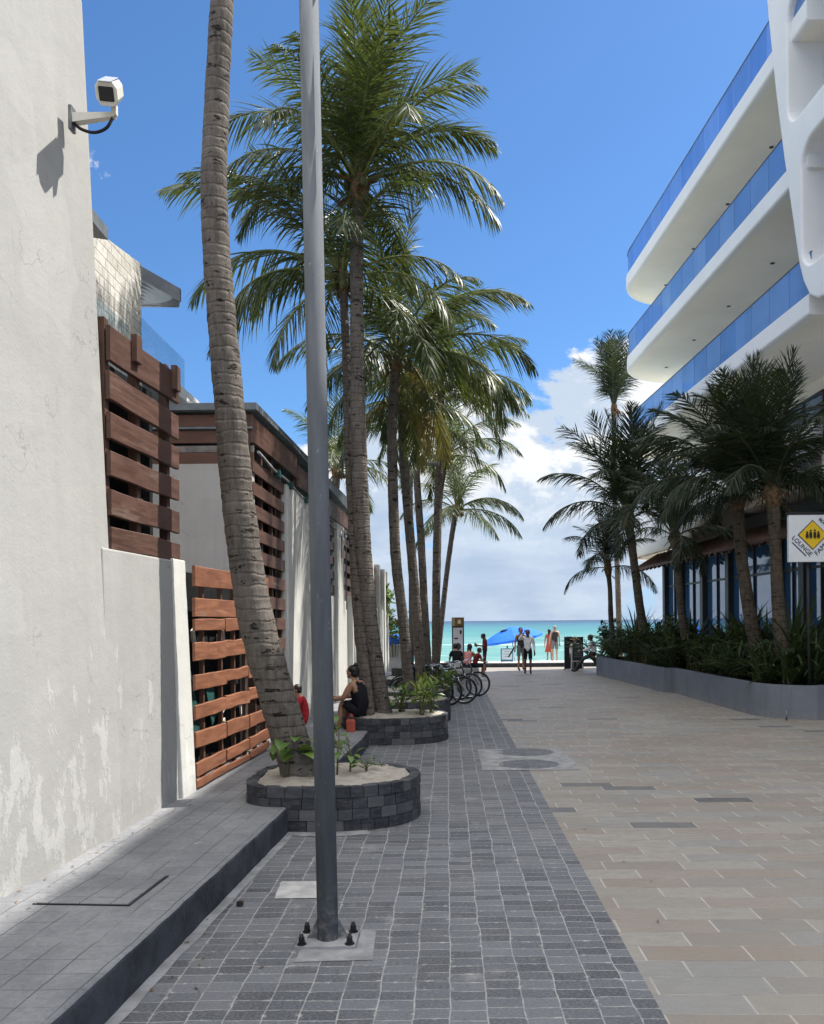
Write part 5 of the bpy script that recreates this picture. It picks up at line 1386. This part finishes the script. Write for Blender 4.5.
    if hairstyle == 'long': ball(h, hd - fw * .075 - up * .1, (.085, .045, .17), 14, 10); 
    for v in h.verts: v.co += V((mnoise.noise(v.co * 30), mnoise.noise(v.co * 30 + V((3, 0, 0))), mnoise.noise(v.co * 30 + V((0, 5, 0))))) * .006
    obj('hair', h, hair, root)
    if skirt is not None:
        z0, z1, r0, r1 = skirt; s_ = nb(); tube(s_, [(0, .0, z1), (0, 0, (z0 + z1) / 2), (0, 0, z0)], [r0, (r0 + r1) / 2, r1], 24, False, 0, lambda i, k: 1 + .07 * math.sin(k * 2.1) * i); obj('skirt', s_, pants, root)
    return root
def mod(J, **k): d = dict(J); d.update(k); return d
# seated woman on the planter edge, facing the wall
J = seated(.22, .10); J = mod(J, knL=(-.11, .34, .26), knR=(.12, .36, .24), anL=(-.10, .40, -.14), anR=(.12, .42, -.14), toL=(-.1, .54, -.185), toR=(.12, .56, -.185), elL=(-.20, .26, .32), wrL=(-.13, .50, .29), elR=(.19, .24, .33), wrR=(.10, .47, .31))
q = at(363, 716, 14.15)
person('woman in black tank top, hair in a bun, sitting on the planter edge', (q.x, 14.2, .46), rad(68), J, SKIN, HAIR, CBLACK, 'tank', CBLACK, 'shorts', CDG, 'bun', 1.04, 1.14)
b = nb(); box(b, (0, 0, .1), (.15, .1, .22), None, .035); ba = thing('red_bag', 'small red bag leaning on the planter below the seated woman', 'bag', (at(351, 722, 13.93).x, 13.90, .25)); obj('bag_body', b, CRUST, ba)
b = nb(); tube(b, catmull([(-.05, 0, .2), (-.03, 0, .29), (.03, 0, .29), (.05, 0, .2)], 6), .008, 6); obj('strap', b, CRED, ba)
q = at(306, 722, 12.6)
person('child in a red shirt sitting behind the leaning palm trunk', (q.x, 12.75, .53), rad(100), seated(.28, .12), SKIN, HAIR, CRED, 'tee', CRED, 'shorts', CDG, 'short', .72)
b = nb(); box(b, (0, 0, .14), (.5, .4, .28), None, .02); o = put(obj('stone_seat', b, CEM), 'low concrete block the child in red sits on', 'seat'); o.location = (q.x, 12.75, .25)
# standing man with a phone
J = mod(STAND, head=(0, .07, 1.55), top=(0, .085, 1.64), elL=(-.2, .05, 1.12), wrL=(-.07, .28, 1.17), elR=(.2, .05, 1.12), wrR=(.08, .27, 1.15))
q = gnd(485, 672)
man = person('man in a wine red shirt standing with his head bent over a phone', (q.x, q.y, 0), rad(88), J, SKIND, HAIR, CWINE, 'tee', CNAVY, 'long', CDG, 'short', .94)
b = nb(); box(b, (0, 0, 0), (.075, .012, .15), Matrix.Rotation(-.6, 3, 'X'), .004); o = put(obj('phone', b, BLACK), 'dark phone held by the man in the wine red shirt', 'phone'); o.location = (q.x - .42 * .94, q.y + .0, 1.19 * .94 + .02)
# the seated three on concrete benches
Yb = 29.0
def bench(label, px, Y, w, m):
    q = at(px, 660, Y); b = nb(); box(b, (0, 0, .22), (w, .5, .44), None, .02); o = put(obj('bench_block', b, m), label, 'bench', 'concrete bench blocks'); o.location = (q.x, Y, 0)
bench('grey concrete bench block under the three seated people', 463, Yb, 1.1, CEM); bench('low mint painted bench block left of the seated people', 438, 27.5, .8, plain('mint_paint', (.35, .55, .5), .7, .1))
for (px, lb, col, sl, hs, s_, rz, dy) in ((458, 'person in black sitting with back turned, left of the pink top', CBLACK, 'tee', 'short', 1.0, 20, .1), (467, 'woman in a pink top with long dark hair sitting with her back turned', CPINK, 'tank', 'long', .98, -25, -.05), (474, 'child in dark red sitting sideways with raised hands, right of the pink top', CWINE, 'tee', 'short', .82, -70, .05)):
    q = at(px, 660, Yb + dy); person(lb, (q.x, Yb + dy, .45), rad(rz), mod(seated(.44, .14), wrR=(.08, .40, .40)), SKIN, HAIR, col, sl, CNAVY, 'shorts', CDG, hs, s_)
b = nb(); box(b, (0, 0, .13), (.36, .22, .26), None, .02); o = put(obj('cool_box', b, CEMP), 'small pale box standing behind the person in black', 'box'); q = at(455, 662, 27.9); o.location = (q.x, 27.9, .44)
bench('grey concrete bench block carrying the small pale box', 455, 27.9, .6, CEM)
# walkers
J = mod(STAND, elR=(.33, .06, 1.34), wrR=(.18, .16, 1.54), knL=(-.1, .1, .5), anL=(-.1, -.02, .09), toL=(-.11, .12, .04), knR=(.1, .02, .5), anR=(.1, -.16, .10), toR=(.11, -.02, .04))
q = gnd(528, 674)
person('man in white shirt and black shorts walking with one hand at his head', (q.x, q.y, 0), rad(175), J, SKIND, HAIR, CWHITE, 'long', CBLACK, 'shorts', CDG, 'short', 1.02)
q = gnd(521, 670.5)
person('walker in a dark top half hidden behind the man in the white shirt', (q.x, q.y, 0), rad(200), mod(STAND, wrR=(.30, .12, .9)), SKIN, HAIR, CDG, 'tank', CGREY, 'shorts', CDG, 'short', 1.06)
b = nb(); bar(b, (0, 0, 0), (-.26, 0, -.42), .09, .06, .02); bg = thing('beach_bag', 'dark closed beach bag carried by the half hidden walker', 'bag', (q.x - .27, q.y - .05, .98)); obj('bag_body', b, CDG, bg); b = nb(); tube(b, [(-.02, 0, .0), (.08, 0, .08), (.1, 0, -.05)], .012, 6); obj('strap', b, CDG, bg)
q = at(555, 662, 39.0)
person('pale walker in a dark tank top and grey shorts heading for the sand', (q.x, 39.0, .17), rad(10), mod(STAND, knL=(-.1, .1, .5)), SKINP, HAIRG, CDG, 'tank', CGREY, 'shorts', SKINP, 'short', .98, 1.08)
q = at(549.5, 661, 39.8)
person('woman in a rust red dress walking beside the pale walker', (q.x, 39.8, .17), rad(-5), STAND, SKIN, HAIR, CRUST, 'tank', CRUST, 'shorts', CDG, 'long', .88, 1.0, (.45, 1.0, .14, .24))
# seated man on the planter end, legs stretched out
q = at(594, 661, 31.6)
person('man in white shirt sitting on the far planter end, legs stretched out', (q.x + .05, 31.55, .68), rad(75), mod(seated(.68, .1), knL=(-.1, .44, -.06), knR=(.11, .42, -.02), anL=(-.1, .80, -.52), anR=(.12, .74, -.54), toL=(-.1, .93, -.50), toR=(.12, .87, -.55)), SKIND, HAIR, CWHITE, 'long', CDG, 'long', CDG, 'short', 1.0)
# vendor in straw hat with an easel board
q = gnd(577, 671.5); Yv = q.y
person('vendor in a straw hat and white shirt standing behind the dark easel board', (q.x, Yv + .45, 0), rad(178), STAND, SKINP, HAIR, CWHITE, 'long', CGREY, 'long', CDG, 'short', .8)
ht = thing('straw_hat', 'pale straw hat on the head of the vendor at the easel board', 'hat', (q.x, Yv + .44, 1.30)); b = nb(); tube(b, [(0, 0, 0), (0, 0, .012)], [.2, .2], 20); obj('brim', b, CSTRAW, ht); b = nb(); tube(b, [(0, 0, .01), (0, 0, .08), (0, 0, .12)], [.105, .09, .05], 16); obj('hat_crown', b, CSTRAW, ht)
es = thing('easel_board', 'small dark menu board on pale wooden easel legs in front of the vendor', 'menu board', (q.x + .02, Yv, 0))
b = nb(); box(b, (0.02, 0, .78), (.42, .03, .66), None, .008); obj('board', b, DGREY, es)
b = nb()
for k in range(6): box(b, (0.02 + RND.uniform(-.03, .03), -.018, 1.0 - k * .08), (RND.uniform(.18, .32), .004, .02))
obj('chalk_lines', b, CEM, es)
for sx in (-.26, .22):
    b = nb(); bar(b, (sx, -.02, 0), (sx * .8, .02, 1.1), .035, .03, .004); obj('leg', b, CAMW, es)
b = nb(); box(b, (0, .0, .42), (.5, .05, .03)); obj('ledge', b, CAMW, es)
q = at(574, 669, 34.6)
mb = thing('menu_board', 'large black menu board standing by the planter behind the vendor', 'menu board', (q.x, 34.6, 0)); b = nb(); box(b, (0, 0, .72), (.80, .05, 1.34), None, .01); obj('board', b, BLACK, mb)
for sx in (-.38, .38):
    b = nb(); bar(b, (sx, .05, 0), (sx, .0, 1.4), .04, .05, .005); obj('leg', b, DGREY, mb)
# ================================================================== BICYCLES
def bike():
    t = thing('bicycle', '', 'bicycle', (0, 0, 0), 0, 'bicycles parked past the planters')
    r = .345; wb = 1.06
    for x in (0, wb):
        b = nb(); ring_torus(b, (x, 0, r), r - .026, .028); w = obj('wheel', b, RUBBER, t)
        b = nb(); ring_torus(b, (x, 0, r), r - .05, .011, 'Y', 36, 6); obj('rim', b, CHROME, w)
        b = nb()
        for k in range(20):
            a = 2 * PI * k / 20; tube(b, [(x, .018 * (-1) ** k, r), (x + (r - .055) * math.cos(a), 0, r + (r - .055) * math.sin(a))], .0022, 4, False)
        tube(b, [(x, -.04, r), (x, .04, r)], .02, 8); obj('spokes', b, METAL, w)
    bbk = V((.45, 0, .30)); st = V((.33, 0, .78)); hdt = V((.86, 0, .83)); hb = V((.90, 0, .70)); rear = V((0, 0, r)); fr = V((wb, 0, r))
    b = nb()
    for p, q, d in ((bbk, st, .017), (st, hdt, .015), (bbk, hb, .019), (hb, hdt, .02)): tube(b, [p, q], d, 8)
    for y in (-.045, .045): tube(b, [bbk + V((0, y * .5, 0)), rear + V((0, y, 0))], .01, 6); tube(b, [st + V((0, y * .3, -.03)), rear + V((0, y, 0))], .009, 6)
    obj('frame', b, DGREY, t)
    b = nb()
    for y in (-.045, .045): tube(b, [hb + V((.01, y * .6, -.02)), hb + V((.05, y, -.12)), fr + V((0, y, 0))], .011, 6)
    obj('fork', b, CHROME, t)
    b = nb(); tube(b, [st, st + V((-.03, 0, .14))], .013, 8); obj('seat_post', b, CHROME, t)
    b = nb(); ball(b, st + V((-.06, 0, .17)), (.11, .075, .03), 14, 8); ball(b, st + V((.07, 0, .17)), (.09, .03, .022), 12, 8); obj('saddle', b, BLACK, t)
    b = nb(); tube(b, [hdt, hdt + V((-.03, 0, .12))], .014, 8); tube(b, catmull([hdt + V((-.2, -.3, .16)), hdt + V((-.06, -.27, .18)), hdt + V((-.03, 0, .12)), hdt + V((-.06, .27, .18)), hdt + V((-.2, .3, .16))], 6), .011, 8); obj('handlebar', b, CHROME, t)
    b = nb(); ring_torus(b, bbk, .085, .008); tube(b, [bbk + V((0, -.06, 0)), bbk + V((.06, -.06, -.16))], .009, 6); tube(b, [bbk + V((0, .06, 0)), bbk + V((-.06, .06, .16))], .009, 6); box(b, bbk + V((.06, -.1, -.16)), (.08, .08, .02)); box(b, bbk + V((-.06, .1, .16)), (.08, .08, .02)); obj('crank', b, METAL, t)
    b = nb(); tube(b, [(r * -.9 * math.cos(a), 0, r + (r + .03) * math.sin(a)) if False else ((r + .03) * math.cos(a), 0, r + (r + .03) * math.sin(a)) for a in [rad(20 + 14 * i) for i in range(11)]], .018, 6); obj('mudguard', b, BLACK, t)
    b = nb(); prism(b, [(-.28, -.10), (.10, -.10), (.10, .10), (-.28, .10)], .72, .74); prism(b, [(-.22, -.13), (.05, -.13), (.05, .13), (-.22, .13)], .745, .92); obj('rear_box', b, BLACK, t)
    return t
bk = bike()
spots = [(478, 697, 23.0, 4, 'bicycle with its front wheel farthest out over the pavers'), (464, 706, 20.9, 6, 'dark bicycle in the front of the row, wheel before the others'), (449, 706, 20.5, 12, 'dark bicycle tucked in closest to the planter'), (459, 701, 21.9, 0, 'dark bicycle squeezed in the middle of the row'), (470, 700, 22.3, -5, 'dark bicycle just in front of the one standing farthest out'), (441, 703, 20.55, 20, 'dark bicycle half hidden behind the closest planter shrub')]
for i, (px, py, Y, a, lb) in enumerate(spots):
    q = at(px, py, Y); L = 1.06; loc = (q.x - L * math.cos(rad(-a)), Y - L * math.sin(rad(-a)), 0)
    if i == 0: bk.location = loc; bk.rotation_euler = (0, 0, rad(-a)); bk['label'] = lb
    else: dup(bk, loc, rad(-a), 1.0, lb)
# ================================================================== BEACH THINGS
q = at(458, 640, 35.5)
t = thing('info_pillar', 'brown and black information pillar with a poster at the beach end', 'info pillar', (q.x, 35.5, 0))
b = nb(); box(b, (0, 0, 1.10), (.52, .22, 2.2), None, .012); obj('body', b, BLACK, t)
b = nb(); box(b, (0, -.005, 2.06), (.53, .235, .38), None, .008); hdr = obj('header', b, plain('brown_panel', (.16, .09, .035), .6, .2, 4), t)
b = nb(); box(b, (.06, -.126, 2.07), (.15, .01, .18), None, .03); obj('emblem', b, plain('cream_emblem', (.6, .5, .33), .6, .1, 20), hdr)
b = nb(); box(b, (-.19, -.126, 2.06), (.10, .01, .36)); obj('side_stripe', b, plain('olive_stripe', (.3, .28, .17), .6, .1, 20), hdr)
b = nb(); box(b, (0, -.116, 1.28), (.42, .01, 1.06)); ps = obj('poster', b, plain('pale_poster', (.50, .50, .52), .6, .1, 5), t)
b = nb()
ball(b, (0, -.121, 1.0), (.13, .006, .16), 12, 8); ball(b, (.12, -.121, 1.62), (.05, .006, .1), 10, 6); ball(b, (-.08, -.121, 1.35), (.1, .005, .04), 10, 6); obj('picture', b, DGREY, ps)
q = at(507, 664, 38.5)
t = thing('beach_notice', 'small blue framed notice board with a white panel standing on the sand', 'notice board', (q.x, 38.5, .15))
b = nb(); box(b, (0, 0, .34), (.58, .03, .62), None, .01); fr_ = obj('frame', b, plain('blue_frame', (.06, .17, .34), .5, .1), t)
b = nb(); box(b, (0, -.018, .37), (.48, .012, .48)); obj('panel', b, plain('notice_paper', (.55, .66, .74), .6, .1, 2), t)
b = nb()
for k in range(3): box(b, (RND.uniform(-.05, .05), -.026, .5 - .12 * k), (.32, .006, .035))
obj('faded_lines', b, plain('faded_print', (.3, .42, .52), .6), t)
for sx in (-.24, .24):
    b = nb(); box(b, (sx, .02, .2), (.04, .04, .44)); obj('leg', b, plain('blue_frame', (.06, .17, .34)), t)
b = nb(); ball(b, (.02, 0, .72), (.04, .04, .07), 8, 6); obj('finial', b, BLACK, t)
q = at(517, 640, 44.0)
t = thing('beach_umbrella', 'large bright blue beach umbrella tilted over the sand', 'beach umbrella', (q.x, 44.0, -.5))
rot = Matrix.Rotation(rad(-10), 3, 'Y') @ Matrix.Rotation(rad(2), 3, 'X')
b = nb(); n = 8; ap = V((0, 0, 2.1)); R1 = 1.62
rim = [V((R1 * math.cos(2 * PI * k / n), R1 * math.sin(2 * PI * k / n), 1.52)) for k in range(n)]
va = b.verts.new(ap); prev = None
rows = []
for k in range(n):
    for s_ in range(4):
        a = 2 * PI * (k + s_ / 4) / n; sag = 1 - .05 * math.sin(PI * s_ / 4)
        rows.append([b.verts.new((R1 * u * math.cos(a) * sag, R1 * u * math.sin(a) * sag, 2.1 - .62 * u ** 1.5)) for u in (.35, .7, 1.0)] + [b.verts.new((R1 * math.cos(a) * sag, R1 * math.sin(a) * sag, 1.36))])
for k in range(len(rows)):
    r0, r1 = rows[k], rows[(k + 1) % len(rows)]
    b.faces.new((va, r0[0], r1[0]))
    for j in range(3): b.faces.new((r0[j], r0[j + 1], r1[j + 1], r1[j]))
bmesh.ops.transform(b, matrix=Matrix.Translation((0, 0, .2)) @ rot.to_4x4(), verts=b.verts)
bmesh.ops.solidify(b, geom=list(b.faces), thickness=.01)
obj('canopy', b, BLUEC, t)
b = nb(); ball(b, rot @ V((-.35, -.35, 1.97)) + V((0, 0, .2)), (.24, .2, .06), 12, 8, 0, rot); obj('vent_flap', b, CNAVY, t)
b = nb(); tube(b, [(0, 0, -.4), rot @ V((0, 0, 2.05)) + V((0, 0, .2))], .025, 8); obj('pole', b, CHROME, t)

# ================================================================== LITTER on the ground
b = nb(); rl = random.Random(5)
for k in range(260):
    if k < 150:
        c = V((rl.uniform(-1.75, 1.0), rl.uniform(3.6, 16), .006))
        if rl.random() < .6: c.x = kx(c.y) + abs(rl.gauss(0, .22)) + .02
        if 8.2 < c.y < 9.9 and c.x < -.2: continue
    elif k < 210: c = V((wx(5 + (k - 150) * .06) + abs(rl.gauss(0, .12)) + .03, 5 + (k - 150) * .06, .258))
    else: c = V((rl.uniform(1.3, 5.5), rl.uniform(4, 18), .006))
    if k % 4 == 3:
        a = rl.uniform(0, 6.28); q_ = rl.random() ** .5 * .75; c = V((-1.2 + .85 * q_ * math.cos(a), 9.0 + .62 * q_ * math.sin(a), .50))
    a = rl.uniform(0, 6.28); l = rl.uniform(.012, .045)
    leafy(b, c, (math.cos(a), math.sin(a), rl.uniform(.05, .35)), l, l * rl.uniform(.25, .6), 0, 3, .3, .3)
put(obj('fallen_leaves', b, plain('dry_leaf', (.16, .11, .06), .85, .5, 30, .1)), 'small dry leaf bits scattered over the paving', 'leaf litter', None, 'stuff')
# ================================================================== LIGHT, SKY, CAMERA
SUNV = V((.58, .25, 1.0)).normalized()        # towards the sun
el = math.asin(SUNV.z); az = math.atan2(SUNV.x, SUNV.y)
sl = bpy.data.lights.new('sun', 'SUN'); sl.energy = 2.6; sl.angle = rad(.53); sl.color = (1.0, .955, .88)
so = bpy.data.objects.new('sun', sl); COL.objects.link(so); so.rotation_euler = (-SUNV).to_track_quat('-Z', 'Y').to_euler(); so.location = (20, 5, 40)
w = bpy.data.worlds.new('World'); SC.world = w; w.use_nodes = True
N = NT(w.node_tree)
sky = N.node('ShaderNodeTexSky', sky_type='NISHITA', sun_disc=False, sun_elevation=el, sun_rotation=az, altitude=0, air_density=1.0, dust_density=.6, ozone_density=2.2)
d = N.coords('Generated'); x, y, z = N.sep(d)
base = N.mix(1.0, sky.outputs[0], (0.54, 0.82, 1.08), 'MULTIPLY')
haze = N.map(z, .0, .22, 1.0, 0.0)
base = N.mix(N.m('MULTIPLY', haze, .65), base, (2.7, 3.9, 6.0))
az_ = N.m('DIVIDE', x, N.m('MAXIMUM', N.m('ABSOLUTE', y), .15))
# cumulus bank low over the sea, its top edge about sixteen degrees up
ds = N.scale(d, (1, 1, 1.25))
warp = N.node('ShaderNodeTexNoise', {'Vector': ds, 'Scale': 5.0, 'Detail': 6.0, 'Roughness': .6}).outputs[0]
n1 = N.noise(ds, 7.5, 10, .62, .2)
n2 = N.noise(N.node('ShaderNodeVectorMath', {0: ds, 1: (.035, .0, .035)}, operation='ADD').outputs[0], 7.5, 10, .62, .2)
top = N.m('ADD', N.m('MULTIPLY', N.map(az_, -.22, .12, .45, 1), N.m('SUBTRACT', 1.0, N.map(az_, .20, .45, 0, .6))), .0)
edge = N.m('ADD', .18, N.m('MULTIPLY', top, .14))
cov = N.m('MULTIPLY', N.map(z, N.m('SUBTRACT', edge, .10), N.m('ADD', edge, .05), .20, -.22), 1.0)
low = N.map(z, .0, .12, -.02, .0)
dens = N.m('ADD', N.m('ADD', n1, cov), low)
mask = N.map(dens, .505, .565)
lit = N.map(N.m('SUBTRACT', n1, n2), -.05, .05)
thick = N.map(dens, .56, .78)
hgt = N.map(z, .06, .22)
ccol = N.mix(lit, (3.9, 4.5, 5.3), (6.4, 6.45, 6.5))
lowb = N.map(N.m('ADD', z, N.m('MULTIPLY', N.m('SUBTRACT', n1, .5), .12)), .10, .19, 1.0, .0)
soft = N.map(N.noise(N.scale(d, (1.4, 1.4, 5)), 3.0, 6, .6), .35, .70)
ccol = N.mix(N.m('MULTIPLY', lowb, .9), ccol, N.mix(soft, (2.75, 3.5, 4.6), (4.3, 4.9, 5.7)))
sky2 = N.mix(N.m('MULTIPLY', mask, .95), base, ccol)
streak = N.map(N.noise(N.scale(d, (2, 2, 14)), 2.0, 6, .6), .42, .68)
sky2 = N.mix(N.m('MULTIPLY', N.m('MULTIPLY', streak, N.map(z, .0, .14, .5, 0.0)), .8), sky2, (4.0, 4.7, 6.0))
# unseen bright cloud overhead and behind the camera, added as fill light
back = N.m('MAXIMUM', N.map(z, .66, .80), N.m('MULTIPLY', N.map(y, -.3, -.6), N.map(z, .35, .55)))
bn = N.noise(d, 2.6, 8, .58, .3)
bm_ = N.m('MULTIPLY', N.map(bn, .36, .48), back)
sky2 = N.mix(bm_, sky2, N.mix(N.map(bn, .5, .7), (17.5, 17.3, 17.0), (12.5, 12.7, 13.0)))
up = N.map(z, -.02, .0)
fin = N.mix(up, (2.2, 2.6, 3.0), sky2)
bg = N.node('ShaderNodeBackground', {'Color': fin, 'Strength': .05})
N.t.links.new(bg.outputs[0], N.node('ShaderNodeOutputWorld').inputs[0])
cd = bpy.data.cameras.new('camera'); co = bpy.data.objects.new('camera', cd); COL.objects.link(co)
cd.sensor_fit = 'AUTO'; cd.sensor_width = 36.0; cd.lens = F / 1024 * 36.0
cd.shift_x = -(CX - 412) / 1024; cd.shift_y = (CY - 512) / 1024
cd.clip_start = .05; cd.clip_end = 20000
co.location = (0, 0, CAMH); co.rotation_euler = (rad(90), ROLL, 0)
SC.camera = co
vs = SC.view_settings; vs.view_transform = 'Standard'; vs.look = 'None'; vs.gamma = 1.0; vs.use_curve_mapping = False; vs.exposure = 1.72
SC.render.engine = 'CYCLES'; SC.cycles.use_denoising = True
SC.cycles.max_bounces = 8; SC.cycles.diffuse_bounces = 4; SC.cycles.transparent_max_bounces = 12
SC.render.film_transparent = False
